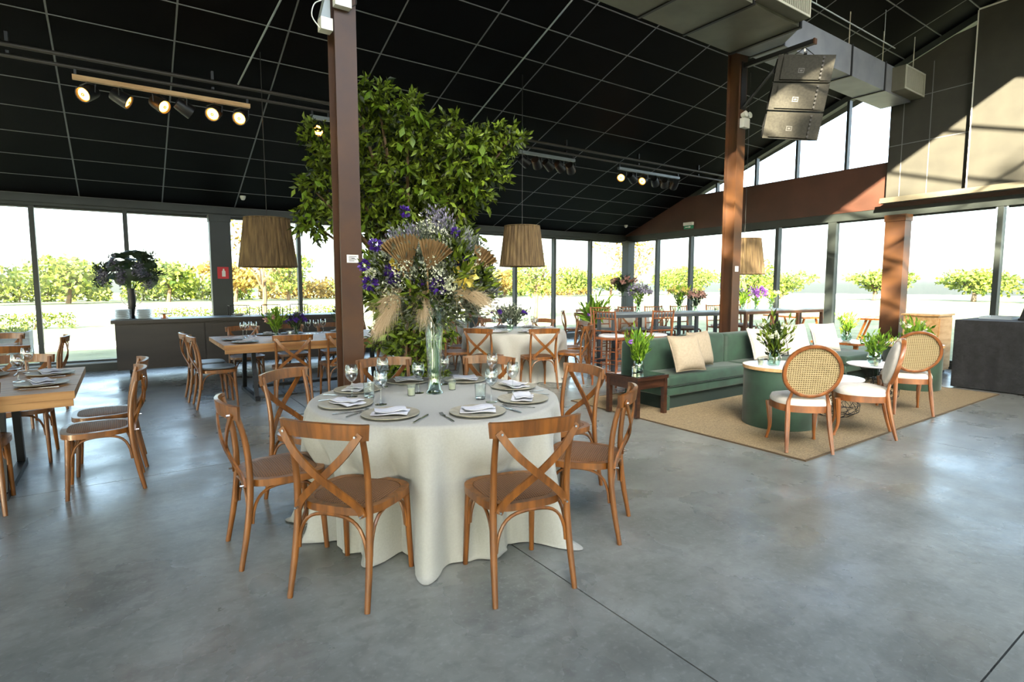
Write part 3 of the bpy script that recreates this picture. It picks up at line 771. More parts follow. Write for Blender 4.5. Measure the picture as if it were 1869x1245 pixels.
for k, (x, y) in enumerate([(1.23, 3.60), (1.20, 3.225), (1.49, 3.76), (1.60, 3.40), (1.90, 3.60), (1.86, 2.87), (2.25, 3.53), (2.18, 3.12)]):
    for s in SEATS:
        d = Vector((x - TC[0] - .585 * math.cos(s), y - TC[1] - .585 * math.sin(s)))
        if d.length < .205: d = d.normalized() * .205; x, y = TC[0] + .585 * math.cos(s) + d.x, TC[1] + .585 * math.sin(s) + d.y
    ga = math.atan2(y - TC[1], x - TC[0]); q = min(free, key=lambda i: abs((free[i] - ga + PI) % (2 * PI) - PI)); free.pop(q)
    GOB.put((x, y, ZT), 0, 'clear stemmed wine glass on the linen table ' + seatname[q], 'wine glasses on the linen table')
for (x, y) in [(1.27, 3.44), (1.83, 2.98)]: TUM.put((x, y, ZT), 0, 'clear straight water tumbler on the linen table ' + (seatname[7] if x < 1.5 else seatname[2]), 'water tumblers on the linen table')
for (x, y) in [(1.52, 3.34), (1.84, 3.37)]: VOT.put((x, y, ZT), 0, 'pale votive candle on the linen table, on the %s side of the tall vase' % ('plank table' if x < 1.7 else 'sofa'), 'votives on the linen table')

# ---------------- vases and flowers
def vase(prof, loc, label, water=.5, m='vase_glass', cat='vase', group=None, name='glass_vase', wall=.004):
    """prof: outer profile from the foot up"""
    t = thing(name, label, cat, loc, 0, group)
    out = [(0, prof[0][1])] + prof
    inn = [(max(r - wall, .001), z + (wall * 2 if i == 0 else 0)) for i, (r, z) in enumerate(prof)][::-1] + [(0, prof[0][1] + wall * 2)]
    MB().shell(out + inn, 24).build('body', m, t, True, ang=70)
    if water:
        zt = prof[-1][1] * water; w = [(0, prof[0][1] + .01)]
        for r, z in prof:
            if z < zt: w.append((max(r - wall * 1.6, .001), z + .01 if z < .01 else z))
        rr = np.interp(zt, [z for r, z in prof], [r for r, z in prof]) - wall * 1.6
        w += [(rr, zt), (0, zt)]
        MB().shell(w, 18).build('water', 'water', t, True)
    return t
def posy(loc, label, z0, h_, spread, bloom='white_bloom', leaf='leaf_fresh', nst=14, nleaf=160, nbl=7, ll=.06, br=.018, base_r=.012, name='flower_bunch', cat='flowers', group=None, wid=.3, fill=None, nfill=0):
    """stems that fan out of a vase, leaves along them and blooms at their heads; z0 = depth of the stem ends in the vase"""
    t = thing(name, label, cat, loc, 0, group); st = MB(); heads = []; C = []
    for k in range(nst):
        a = 2.4 * k + random.uniform(-.3, .3); q = spread * math.sqrt((k + .6) / nst) * random.uniform(.85, 1.1); top = h_ * random.uniform(.72, 1.0) * (1 - .18 * (q / spread) ** 2)
        b = Vector((-base_r * math.cos(a), -base_r * math.sin(a), z0)); e = Vector((q * math.cos(a), q * math.sin(a), top))
        mid = b.lerp(e, .5); mid.x *= .55; mid.y *= .55
        p = smoothpath([b, mid, e], 3); st.tube(p, .0022 + ll * .012, 4); heads.append(e)
        for f in np.linspace(.35, 1., max(2, nleaf // nst)):
            i = min(int(f * (len(p) - 1)), len(p) - 1); v = p[i]; C.append((v.x + random.gauss(0, .1 * spread), v.y + random.gauss(0, .1 * spread), max(v.z + random.gauss(0, .03), .02)))
    st.build('stem', 'stem', t)
    C = np.array(C); V, F = leaf_arrays(C, RNG.uniform(.7, 1.3, len(C)) * ll, wid, .5, (0, 0, z0), .5); np_obj('foliage', V, F, leaf, t, 'stuff')
    if nfill:
        C = blob_points(nfill, (0, 0, h_ * .82), (spread * 1.0, spread * 1.0, h_ * .2), .3); V, F = leaf_arrays(C, RNG.uniform(.5, 1., nfill) * br * 1.4, .6, .3); np_obj('blossom', V, F, fill, t, 'stuff')
    for k in range(nbl):
        e = heads[-1 - k]; rr = br * random.uniform(.8, 1.2)
        n = 16; Cc = np.tile(np.array([[e.x, e.y, e.z]]), (n, 1)) + RNG.normal(0, rr * .2, (n, 3)); V, F = leaf_arrays(Cc, np.full(n, rr * 1.5), .75, .35)
        np_obj('bloom', V, F, bloom, t)
    return t

# the tall vase and the big dried bouquet on the main table
VX, VY = 1.69, 3.34
vase([(.058, 0), (.056, .012), (.044, .03), (.046, .15), (.054, .35), (.064, .5), (.076, .575)], (VX, VY, ZT), 'tall flared glass vase in the middle of the linen table', .0, wall=.005)
bq = thing('dried_bouquet', 'large bouquet of purple blooms, pampas and dried palm fans in the tall glass vase', 'flowers', (VX, VY, ZT), -YAW)
st = MB()
for k in range(16):
    a = k * 2.4; q = .02 + .3 * ((k % 5) / 5); st.tube(smoothpath([(-.02 * math.cos(a), -.02 * math.sin(a), .06), (0, 0, .38), (q * math.cos(a), q * .7 * math.sin(a), .6 + .35 * random.random())], 3), .004, 5)
st.build('stem', 'stem', bq)
C = np.concatenate([blob_points(5200, (0, 0, .78), (.42, .34, .36), .4), blob_points(500, (.26, 0, .66), (.2, .16, .16), .2), blob_points(500, (-.28, 0, .72), (.16, .14, .2), .2), blob_points(900, (0, -.32, .8), (.36, .1, .26), .1)])
V, F = leaf_arrays(C, RNG.uniform(.02, .05, len(C)), .35, .1, (0, 0, .6), .6); np_obj('foliage', V, F, 'leaf_grey', bq, 'stuff')
C = blob_points(1100, (0, .02, .76), (.36, .28, .30), .2); V, F = leaf_arrays(C, RNG.uniform(.035, .075, len(C)), .4, .1, (0, 0, .6), .6); np_obj('foliage', V, F, 'leaf', bq, 'stuff')
C = np.concatenate([blob_points(170, c, (.08, .07, .1), .1) for c in ((-.30, -.1, .86), (-.2, -.2, .98), (.1, -.2, 1.1), (.2, -.18, .98), (.28, -.12, .80), (.05, -.26, .86), (-.1, -.24, 1.02), (.36, -.05, .7), (-.33, -.05, .7), (.02, -.12, 1.14))])
V, F = leaf_arrays(C, RNG.uniform(.014, .03, len(C)), .45, .3, (0, 0, .6), .5); np_obj('lavender_sprig', V, F, 'lavender', bq, 'stuff')
def puff(c, r, m, n, name, L=None):
    c = np.array(c); C = blob_points(n, c, (r * .55,) * 3, .6); V, F = leaf_arrays(C, np.full(n, L or r * .75), .7, 0, tuple(c), .85); return np_obj(name, V, F, m, bq)
def sc(px, py, dep=-.3): return ((px - 793) * .00358 * (1 + dep / 3.6), dep, 1.49 + (520.5 - py) * .00358 * (1 + dep / 3.6) - ZT + .02)
for px, py, r in ((730, 507, .05), (727, 498, .038), (815, 528, .052), (853, 481, .048), (688, 523, .045), (700, 452, .04), (755, 392, .034), (678, 490, .035), (780, 522, .034), (752, 450, .025), (848, 430, .03), (735, 515, .04)):
    puff(sc(px, py), r, 'purple', 46, 'purple_bloom')
puff(sc(740, 488), .062, 'yellow_bloom', 170, 'yellow_bloom', .022); puff(sc(812, 486), .06, 'white_bloom', 150, 'white_bloom', .022)
puff(sc(838, 525), .055, 'white_bloom', 120, 'white_bloom', .02); puff(sc(770, 455, -.2), .05, 'white_bloom', 100, 'white_bloom', .018); puff(sc(690, 505), .045, 'white_bloom', 90, 'white_bloom', .018)
C = np.concatenate([blob_points(120, c, (.09, .07, .09), .1) for c in ((-.24, -.24, .92), (.12, -.28, 1.0), (.3, -.2, .86), (.12, -.34, .74), (-.22, -.3, .68), (.36, -.1, .66), (0, -.2, 1.08), (-.12, -.38, .8), (.05, -.38, .82))])
V, F = leaf_arrays(C, RNG.uniform(.01, .022, len(C)), .6, .3); np_obj('white_sprig', V, F, 'white_bloom', bq, 'stuff')
C = np.concatenate([blob_points(90, c, (.1, .08, .1), .1) for c in ((-.3, -.2, .8), (.16, -.26, .94), (.32, -.2, .74), (-.05, -.32, .68), (.2, -.3, .84), (-.26, -.26, .62))])
V, F = leaf_arrays(C, RNG.uniform(.05, .1, len(C)), .3, .2, (0, 0, .6), .5); np_obj('foliage', V, F, 'leaf', bq, 'stuff')
puff(sc(865, 508), .06, 'yellow_bloom', 22, 'lily', .07)
def palm_fan(c, rad, a0, a1, n, tilt, name='palm_fan'):
    m = MB(); pts = []
    for i in range(n * 2 + 1):
        a = a0 + (a1 - a0) * i / (n * 2); d = .012 if i % 2 else -.012
        for f in (.06, .55, 1.):
            rr = rad * f * (1 if i % 2 == 0 or f < 1 else .94); pts.append((rr * math.cos(a), d * f - tilt * f * rad * .15, rr * math.sin(a)))
    m.grid(pts, n * 2 + 1, 3); m.join(MB().cyl((0, 0, -.12), (0, 0, .03), .006, .006, 6))
    o = m.build(name, 'dry_palm', bq); o.location = c; return o
palm_fan((-.09, -.35, .78), .25, R(74), R(132), 12, .4); palm_fan((.02, -.38, .80), .2, R(38), R(104), 10, .4)
palm_fan((.26, -.2, .78), .2, R(28), R(80), 7, .4); palm_fan((-.13, -.34, .86), .16, R(110), R(150), 6, .4)
def plume(c, direction, L, n, name='pampas_plume'):
    d = Vector(direction).normalized(); C = []; V = []; F = []
    c = np.array(c); d = np.array(d)
    f = RNG.random(n); P = c + d * (f[:, None] * L * .75) + RNG.normal(0, .012, (n, 3)) * (1 - f * .4)[:, None]
    D = d * .8 + RNG.normal(0, .28, (n, 3)); D[:, 2] -= .8 * f; D /= np.linalg.norm(D, axis=1, keepdims=True)
    S = np.cross(D, RNG.normal(size=(n, 3))); S /= np.linalg.norm(S, axis=1, keepdims=True); l = RNG.uniform(.07, .2, n)[:, None]
    V = np.stack([P - S * .0012, P + S * .0012, P + D * l], 1).reshape(-1, 3); F = np.arange(n * 3).reshape(-1, 3)
    V = np.concatenate([V]); return np_obj(name, V, F, 'pampas', bq)
plume((-.14, -.26, .70), (-.75, -.15, -.3), .2, 700); plume((-.16, -.28, .66), (-.55, -.2, -.7), .26, 900)
plume((.16, -.26, .68), (.9, -.1, -.05), .22, 700); plume((-.02, -.28, .72), (0, -.2, -.8), .18, 500)

# ---------------- the leafy tree that fills the middle of the room
PTX, PTY = 2.82, 6.2
pt = thing('leafy_tree', 'tall leafy indoor tree with a spreading crown behind the brown column', 'tree', (PTX, PTY, 0), -YAW)
KP = .00658
CL = [(612, 310, 42), (600, 262, 34), (590, 360, 36), (582, 412, 26), (660, 200, 34), (700, 200, 34), (700, 265, 50), (755, 232, 36), (770, 290, 56), (826, 238, 26), (850, 305, 52), (898, 262, 32), (928, 262, 18), (900, 318, 34), (868, 358, 34), (820, 372, 50), (740, 350, 56), (680, 330, 46), (690, 400, 46), (750, 420, 50), (820, 420, 38), (846, 432, 22), (640, 400, 30),
      (720, 480, 46), (785, 500, 46), (700, 540, 40), (740, 560, 46), (800, 545, 36), (715, 600, 32), (760, 610, 42), (798, 600, 30), (742, 650, 42), (775, 690, 40), (730, 710, 40), (750, 740, 36), (700, 480, 34), (690, 620, 24)]
LC = []
tr = MB()
for (x, y, r) in CL:
    c = ((x - 745) * KP, random.uniform(-.18, .18) - (.1 if y < 420 else 0), 1.49 + (520.5 - y) * KP); rr = r * KP
    if c[2] - rr < .1: c = (c[0], c[1], max(c[2], .35))
    LC.append((np.array(c), max(.1, rr - .085), y))
    if y < 445: tr.tube(smoothpath([(.1 * math.sin(x), 0, 1.2), (c[0] * .4, c[1] * .5, 1.2 + (c[2] - 1.2) * .5), c], 3), [.028, .027, .025, .022, .02, .016, .01], 6)
def sprigs(c, rr, y):
    """short twigs that leave the clump in all directions, each with a whorl of leaves"""
    n = int(1250 * rr * rr) + 7; k = 13
    d = RNG.normal(size=(n, 3)); d /= np.linalg.norm(d, axis=1, keepdims=True)
    q = .35 + .62 * RNG.random(n) ** .5; q[: n // 9] *= 1.12
    P = c + d * q[:, None] * np.array([rr, rr * (1.25 if y < 440 else 1.), rr])
    D = d * .7 + RNG.normal(0, .45, (n, 3)); D[:, 2] -= .12; D /= np.linalg.norm(D, axis=1, keepdims=True)
    s = np.tile(np.linspace(0, 1, k), n); P = np.repeat(P, k, 0); D = np.repeat(D, k, 0)
    B = P + D * (s * .13)[:, None]; T = D * .55 + RNG.normal(0, .55, B.shape); T[:, 2] -= .15
    return B, T / np.linalg.norm(T, axis=1, keepdims=True)
SP = [sprigs(*a) for a in LC]; LC = np.concatenate([a for a, _ in SP]); LD = np.concatenate([a for _, a in SP]); LC[:, 2] = np.maximum(LC[:, 2], .06)
Ls = RNG.uniform(.065, .12, len(LC))[:, None]; S = np.cross(LD, RNG.normal(size=LC.shape)); S /= np.linalg.norm(S, axis=1, keepdims=True); N = np.cross(S, LD)
V = np.stack([LC, LC + LD * Ls * .45 + S * Ls * .2 + N * Ls * .05, LC + LD * Ls - N * Ls * .12, LC + LD * Ls * .45 - S * Ls * .2 + N * Ls * .05, LC + LD * Ls * .5 - N * Ls * .03], 1).reshape(-1, 3)
k = np.arange(len(LC))[:, None] * 5; F = np.concatenate([k + np.array([[0, 1, 2, 4]]), k + np.array([[0, 4, 2, 3]])]); np_obj('foliage', V, F, 'leaf', pt, 'stuff')
for k in range(5):
    a = k * 1.26; tr.tube(smoothpath([(.12 * math.cos(a), .12 * math.sin(a), 0), (.1 * math.cos(a + .5), .1 * math.sin(a + .5), .7), (.05 * math.cos(a + 1), .05 * math.sin(a + 1), 1.5), (.15 * math.cos(a + 1.4), .1 * math.sin(a), 2.4)], 4), .022, 6)
tr.build('trunk', 'trunk', pt)
lm = np_mesh('leaf', np.array([(0, 0, 0), (.034, .062, .006), (0, .135, -.01), (-.034, .062, .006), (0, .066, -.006)]), np.array([[0, 1, 2, 4], [0, 4, 2, 3]]), 'leaf_tip')
front = LC[LC[:, 2] > .5]; front = front[np.argsort(front[:, 1])][:2600]; pick = RNG.choice(len(front), 300, replace=False)
for k in pick:
    o = bpy.data.objects.new('leaf', lm); COL.objects.link(o); o.parent = pt; c = front[k]
    o.location = (c[0], c[1] - .04, c[2]); o.rotation_euler = (random.uniform(-2.4, .6), random.uniform(-.8, .8), random.uniform(-PI, PI)); q = random.uniform(.8, 1.15); o.scale = (q, q, q)

# ================================================================== PLANK TABLES
def plank_table(x0, x1, y0, y1, h_, label, legx):
    t = thing('plank_table', label, 'table', ((x0 + x1) / 2, (y0 + y1) / 2, 0)); a, c = (x1 - x0) / 2, (y1 - y0) / 2
    n = 5; w = 2 * c / n
    for k in range(n): MB().b(-a, a, -c + k * w + .0015, -c + (k + 1) * w - .0015, h_ - .055 + (k % 2) * .0004, h_ + (k % 2) * .0006).build('board', 'board_wood', t)
    MB().b(-a + .01, a - .01, -c, -c + .03, h_ - .105, h_ - .056).build('apron', 'board_wood', t)
    MB().b(-a, -a + .03, -c + .031, c, h_ - .105, h_ - .056).build('apron', 'board_wood', t) if legx[0] > 0 else MB().b(a - .03, a, -c + .031, c, h_ - .105, h_ - .056).build('apron', 'board_wood', t)
    for lx in legx:
        for s in (-1, 1):
            MB().box((lx, s * c * .52, h_ * .46), (.05, .06, h_ * .86), Matrix.Rotation(s * .2, 3, 'X')).build('leg', 'black_metal', t)
        MB().b(lx - .03, lx + .03, -c * .72, c * .72, 0, .05).build('foot_bar', 'black_metal', t)
        MB().b(lx - .03, lx + .03, -c * .5, c * .5, h_ - .125, h_ - .0565).build('top_bar', 'black_metal', t)
    xs = sorted(legx); MB().b(xs[0] + .031, xs[-1] - .031, -.02, .02, .09, .13).build('stretcher', 'black_metal', t) if len(xs) > 1 else None
    return t
plank_table(-3.1, -.31, 4.87, 6.27, .76, 'wooden plank table with black trestle legs at the left edge', [.95, -.9])
plank_table(.97, 3.35, 7.48, 8.92, .76, 'wooden plank table with black trestle legs before the buffet counter', [-.8, .8])
plank_table(-3.9, -1.12, 8.0, 9.4, .76, 'wooden plank table by the glass wall, behind the left one', [.95, -.9])
chair_xy(-.2, 5.03, PI, 'cross-back chair at the end of the left plank table, in front of its twin')
chair_xy(-.17, 5.6, PI, 'cross-back chair at the end of the left plank table, half hidden behind its twin')
chair_xy(-.77, 6.18, -PI / 2, 'cross-back chair on the far side of the left plank table')
chair_xy(-.91, 5.0, PI / 2, 'cross-back chair on the near side of the left plank table, cut by the picture edge')
chair_xy(-1.05, 7.78, PI / 2, 'cross-back chair on the near side of the plank table by the glass wall')
chair_xy(-.88, 8.72, PI, 'cross-back chair at the end of the plank table by the glass wall')
chair_xy(-1.3, 9.2, -PI / 2, 'cross-back chair on the far side of the plank table by the glass wall')
chair_xy(.92, 7.75, 0, 'cross-back chair with a grey pad at the plank table end before the buffet, front one')
chair_xy(.88, 8.3, 0, 'cross-back chair with a grey pad at the plank table end before the buffet, rear one')
chair_xy(1.74, 7.48, PI / 2 - .12, 'cross-back chair before the buffet plank table, beside the end chairs')
chair_xy(2.36, 7.52, PI / 2, 'cross-back chair before the buffet plank table, half behind the brown column')
chair_xy(3.0, 7.5, PI / 2 + .1, 'cross-back chair before the buffet plank table, behind the leafy tree')
for k, x in enumerate((1.45, 2.1, 2.75)): chair_xy(x, 8.9, -PI / 2, 'cross-back chair on the buffet side of the plank table, ' + ('nearest the padded end chairs', 'the middle one of three', 'nearest the leafy tree')[k], 'chairs on the buffet side of the plank table')
def make_pad():
    t = thing('seat_pad', 'x', 'cushion'); o = sup(.2, .19, 32, 3)
    MB().prism(o, .473, .492).build('cover', 'blue_grey_metal', t); MB().tube([(x, y, .483) for x, y in o], .007, 6, closed=True).build('piping', 'blue_grey_metal', t, True)
    return t
PAD = Proto(make_pad())
PAD.put((.92, 7.75, 0), -PI / 2, 'grey seat pad on the front end chair of the buffet plank table'); PAD.put((.88, 8.3, 0), -PI / 2, 'grey seat pad on the rear end chair of the buffet plank table')
ZP = .762
for (x, y, l) in [(-.68, 5.56, 'nearest the table edge'), (-.68, 6.08, 'towards the far chair')]: GOB.put((x, y, ZP), 0, 'clear wine glass on the left plank table ' + l)
for k, (x, y, f) in enumerate([(-.52, 5.3, PI / 2), (-.52, 5.88, PI / 2), (-.95, 6.02, PI), (-.95, 5.1, 0)]):
    nm = ('in front of the end chair', 'before the half-hidden end chair', 'on the far side', 'on the near side')[k]
    PLATE.put((x, y, ZP), f, 'charger plate on the left plank table ' + nm); NAP.put((x, y, ZP + .001), f + .2, 'white napkin on the left plank table ' + nm)
    KNIFE.put((x - .0 if k < 2 else x + .2, y - .2 if k < 2 else y, ZP), f, 'steel knife on the left plank table ' + nm)
for k, (x, y) in enumerate([(1.35, 8.5), (1.43, 8.72), (1.51, 8.62), (2.26, 8.62), (2.36, 8.56), (2.52, 8.74)]): GOB.put((x, y, ZP), 0, 'clear wine glass on the buffet plank table', 'wine glasses on the buffet plank table')
for k, (x, y) in enumerate([(1.2, 8.2), (1.25, 7.75), (1.8, 7.72), (2.4, 7.72), (1.72, 8.76), (2.06, 8.76), (2.8, 8.76)]):
    PLATED.put((x, y, ZP), 0, 'dark slate charger plate on the buffet plank table', 'slate chargers on the buffet plank table'); NAP.put((x, y, ZP + .001), .3 * k, 'white napkin on a slate charger plate', 'napkins on the slate chargers')
SLIM = [(.035, 0), (.035, .01), (.032, .05), (.036, .14), (.042, .17)]
vase(SLIM, (1.75, 8.35, ZP), 'slim glass vase with tulip leaves on the buffet plank table', .5)
posy((1.75, 8.35, ZP), 'tuft of tall green blades with pink buds on the buffet plank table', .02, .33, .13, 'pink_bloom', 'leaf_fresh', 10, 120, 4, .14, .03, wid=.18)
vase(SLIM, (2.05, 8.45, ZP), 'clear glass vase of dark purple flowers on the buffet plank table', .5)
posy((2.05, 8.45, ZP), 'bunch of dark purple flowers on the buffet plank table', .02, .33, .15, 'purple', 'leaf_dark', 12, 160, 9, .07, .03)
VOT.put((1.9, 8.2, ZP), 0, 'votive candle on the buffet plank table')
t = thing('terracotta_pot', 'terracotta pot with a bushy plant on the buffet plank table', 'plant pot', (2.72, 8.3, ZP))
MB().lathe([(0, 0), (.075, 0), (.1, .13), (.108, .13), (.108, .16), (.095, .16), (.09, .14), (0, .14)], 20).build('pot', 'terracotta', t, True)
C = blob_points(500, (0, 0, .3), (.15, .15, .16), .2); V, F = leaf_arrays(C, RNG.uniform(.05, .09, 500), .5, .4, (0, 0, .15), .5); np_obj('foliage', V, F, 'leaf_dark', t, 'stuff')

# ================================================================== BUFFET COUNTER
bc = thing('buffet_counter', 'long dark buffet counter on castors before the glass wall', 'counter', (1.75, 11.1, 0))
MB().b(-1.88, 1.88, -.3, .3, .13, .88).build('body', 'counter_dark', bc)
for k in range(3): MB().b(-1.87 + k * 1.25, -.63 + k * 1.25 - .012, -.318, -.301, .16, .85).build('front_panel', 'counter_dark', bc)
MB().b(-1.93, 1.93, -.36, .36, .88, .93).build('worktop', 'counter_dark', bc); MB().b(-1.92, 1.92, -.34, .35, .93, .936).build('marble_top', 'blue_grey_metal', bc)
for x in (-1.7, -.75, .75, 1.7):
    for y in (-.22, .22):
        o = MB().b(-.02, .02, -.02, .02, .06, .13).build('castor', 'black_metal', bc, loc=(x, y, 0)); MB().xf(Matrix.Identity(4)).tube([(-.014, 0, .042), (.014, 0, .042)], .042, 14).build('wheel', 'black_metal', o)
ZB = .938
for k, (x, lab) in enumerate(((-.02, 'beside the flower urn at the counter end'), (.27, 'between the flower urn and the trivet'))):
    for j in range(13):
        o = MB().lathe([(0, 0), (.08, 0), (.125, .008), (.128, .012), (.08, .008), (0, .006)], 28).build('dinner_plate', 'porcelain', None, True, loc=(x, 11.0, ZB + j * .0125))
        tag(o, 'white dinner plate in the stack ' + lab, 'plate', 'dinner plates stacked on the buffet counter')
t = thing('wooden_trivet', 'little reddish wooden stand on the buffet counter next to the plates', 'stand', (.55, 10.95, ZB))
MB().b(-.02, .02, -.02, .02, 0, .07).build('post', 'terracotta', t); MB().b(-.09, .09, -.05, .05, .07, .085).build('top', 'dark_wood', t); MB().b(-.05, .05, -.04, .04, 0, .008).build('foot', 'terracotta', t)
for k, x in enumerate((1.72, 2.25, 2.75)):
    t = thing('food_stand', 'thin black cube stand on the buffet counter, ' + ('nearest the plate stacks', 'the middle one of three', 'nearest the leafy tree')[k], 'display stand', (x, 11.2, ZB), 0, 'cube stands on the buffet counter')
    f = MB()
    for a in (-.16, .16):
        for c in (-.12, .12): f.b(a - .006, a + .006, c - .006, c + .006, 0, .19)
    for c in (-.12, .12): f.b(-.16, .16, c - .006, c + .006, .178, .19)
    for a in (-.16, .16): f.b(a - .006, a + .006, -.12, .12, .178, .19)
    f.build('frame', 'black_metal', t); MB().b(-.17, .17, -.13, .13, .1901, .196).build('shelf', 'drink_glass', t)
    MB().lathe([(0, .0), (.06, 0), (.1, .03), (.1, .036), (.06, .008), (0, .008)], 20).build('bowl', 'porcelain', t, True)
t = thing('flower_urn', 'slim pale urn with two looped handles holding the dark flowers', 'vase', (.12, 11.2, ZB))
MB().lathe([(0, 0), (.07, 0), (.05, .03), (.025, .06), (.05, .2), (.06, .35), (.045, .45), (.05, .5), (.035, .5), (0, .42)], 20).build('body', 'black_metal', t, True)
for s in (-1, 1): MB().tube(smoothpath([(.05 * s, 0, .2), (.14 * s, 0, .3), (.12 * s, 0, .42), (.045 * s, 0, .45)], 5), .007, 6).build('handle', 'fence_white', t, True)
t = thing('leaf_bouquet', 'dome of broad dark leaves and purple flowers standing on the buffet counter', 'flowers', (.12, 11.2, ZB + .5), -YAW)
dm = MB()
for k in range(32):
    a = k * 2.4; el = math.asin(min(1, (k + .5) / 32)); rr = .38
    c = Vector((rr * math.cos(el) * math.cos(a), rr * .8 * math.cos(el) * math.sin(a), .12 + .46 * math.sin(el)))
    m = MB(); n = 14; rad = random.uniform(.09, .17); c *= random.uniform(.8, 1.12)
    for i in range(n): m.v.append((rad * math.cos(2 * PI * i / n), rad * math.sin(2 * PI * i / n), -.03 + .012 * (i % 2)))
    m.v.append((0, 0, 0)); m.f = [(i, (i + 1) % n, n) for i in range(n)]
    q = (c - Vector((0, 0, -.05)) + Vector((random.gauss(0, .22), random.gauss(0, .22), random.gauss(0, .22)))).to_track_quat('Z', 'Y').to_matrix(); m.v = [tuple(q @ Vector(p)) for p in m.v]
    m.build('leaf', 'leaf_dark', t, True, loc=c, ang=80)
st = MB()
for k in range(14): a = k * 2.4; st.tube([(0, 0, -.08), (.08 * math.cos(a), .08 * math.sin(a), .05), (.28 * math.cos(a), .22 * math.sin(a), .18 + .02 * k)], .005, 4)
st.build('stem', 'stem', t)
C = np.concatenate([blob_points(260, c, (.09, .07, .16), .1) for c in ((.06, -.32, .2), (-.25, -.28, .18), (.28, -.22, .3), (-.1, -.25, .4), (.32, -.1, .12))]); V, F = leaf_arrays(C, RNG.uniform(.025, .05, len(C)), .5, .2); np_obj('purple_sprig', V, F, 'lavender', t, 'stuff')
C = np.concatenate([blob_points(120, c, (.14, .1, .1), .1) for c in ((-.42, -.1, .12), (.3, 0, .5), (-.35, -.2, .3), (.44, -.05, .25))]); V, F = leaf_arrays(C, RNG.uniform(.05, .1, len(C)), .3, .3); np_obj('foliage', V, F, 'leaf_dark', t, 'stuff')

# ================================================================== FAR ROUND TABLES
def far_table(cx, cy, rad, lab, n, a0, glabel, seed, skip=()):
    seats = [a0 + 2 * PI * k / n for k in range(n)]
    round_table(cx, cy, rad, .759, 'round table hidden under the cloth ' + lab); cloth('tablecloth', cx, cy, rad, .765, seats, 'pale linen tablecloth on the round table ' + lab, 10, 128, seed)
    for k, a in enumerate(seats):
        if k in skip: continue
        chair_at(cx, cy, a, rad + .43, glabel if isinstance(glabel, str) else glabel[k], 'chairs at the round table ' + lab)
    for k, a in enumerate(seats):
        px, py = cx + (rad - .22) * math.cos(a), cy + (rad - .22) * math.sin(a)
        PLATE.put((px, py, .767), a, 'charger plate on the round table ' + lab, 'chargers on the round table ' + lab); NAP.put((px, py, .768), a + .2, 'napkin on the round table ' + lab, 'napkins on the round table ' + lab)
        GOB.put((cx + (rad - .47) * math.cos(a + .2), cy + (rad - .47) * math.sin(a + .2), .767), 0, 'wine glass on the round table ' + lab, 'wine glasses on the round table ' + lab)
far_table(5.2, 7.4, .82, 'under the rope lamp behind the leafy tree', 8, R(-150), ['cross-back chair at the rope-lamp table ' + q for q in ('nearest the leafy tree', 'turning its back to the linen table', 'nearest the dark side table', 'beside the bar stools',
          'towards the corner table', 'towards the spiky plant and the glass', 'towards the table by the back glass', 'on the side of the buffet counter')], 3)
far_table(9.6, 9.5, .8, 'near the corner of the glass walls', 7, R(-120), 'cross-back chair at the round table near the corner post', 4)
far_table(5.0, 10.3, .8, 'close to the back glass wall', 7, R(-100), 'cross-back chair at the round table close to the back glass', 8)
vase([(.05, 0), (.05, .01), (.06, .06), (.055, .12), (.06, .14)], (5.15, 7.45, .767), 'small glass bowl vase on the round table under the rope lamp', .6)
posy((5.15, 7.45, .767), 'wide arrangement of grey foliage and purple flowers on the round table under the rope lamp', .03, .42, .36, 'purple', 'leaf_grey', 26, 900, 5, .08, .035, fill='white_bloom', nfill=120)
def tall_stand(x, y, label, lab2):
    t = thing('flower_stand', label, 'stand', (x, y, .767))
    for k in range(4):
        a = k * PI / 2 + .4; MB().cyl((.07 * math.cos(a), .07 * math.sin(a), 0), (.07 * math.cos(a), .07 * math.sin(a), .45), .006, .006, 6).build('leg', 'black_metal', t)
    MB().lathe([(0, .45), (.1, .45), (.1, .465), (0, .465)], 16).build('plate', 'black_metal', t)
    posy((x, y, .767 + .466), lab2, .0, .5, .3, 'pink_bloom', 'leaf_dark', 20, 700, 12, .09, .05)
tall_stand(9.85, 9.5, 'thin black wire flower stand on the corner round table', 'tall dark bunch of leaves and pink flowers on the wire stand')

# ================================================================== HIGH COUNTERS AND BAR STOOLS
def high_counter(cx, cy, rz, L, D, h_, label, m):
    t = thing('high_counter', label, 'bar table', (cx, cy, 0), rz); a, c = L / 2, D / 2
    MB().b(-a, a, -c, c, h_ - .02, h_).build('top', 'blue_grey_metal', t)
    for y in (-c + .025, c - .025): MB().b(-a, a, y - .025, y + .025, h_ - .07, h_ - .021).build('rail', m, t)
    for x in (-a + .025, a - .025): MB().b(x - .025, x + .025, -c + .051, c - .051, h_ - .07, h_ - .021).build('rail', m, t)
    for x in (-a + .025, -a * .33, a * .33, a - .025):
        for y in (-c + .025, c - .025): MB().b(x - .022, x + .022, y - .026, y + .026, 0, h_ - .071).build('leg', m, t)
    MB().b(-a + .05, a - .05, c - .04, c - .01, .25, .28).build('foot_rest', m, t)
    return t
H1 = (7.42, 6.12, R(-14)); H2 = (9.93, 5.72, R(-8)); HZ = 1.05
high_counter(*H1, 2.4, .5, HZ, 'long grey steel high counter behind the sofa, left of the rust column', 'navy_metal')
high_counter(*H2, 2.1, .5, HZ, 'grey and brown steel high counter behind the sofa, right of the rust column', 'steel_brown')
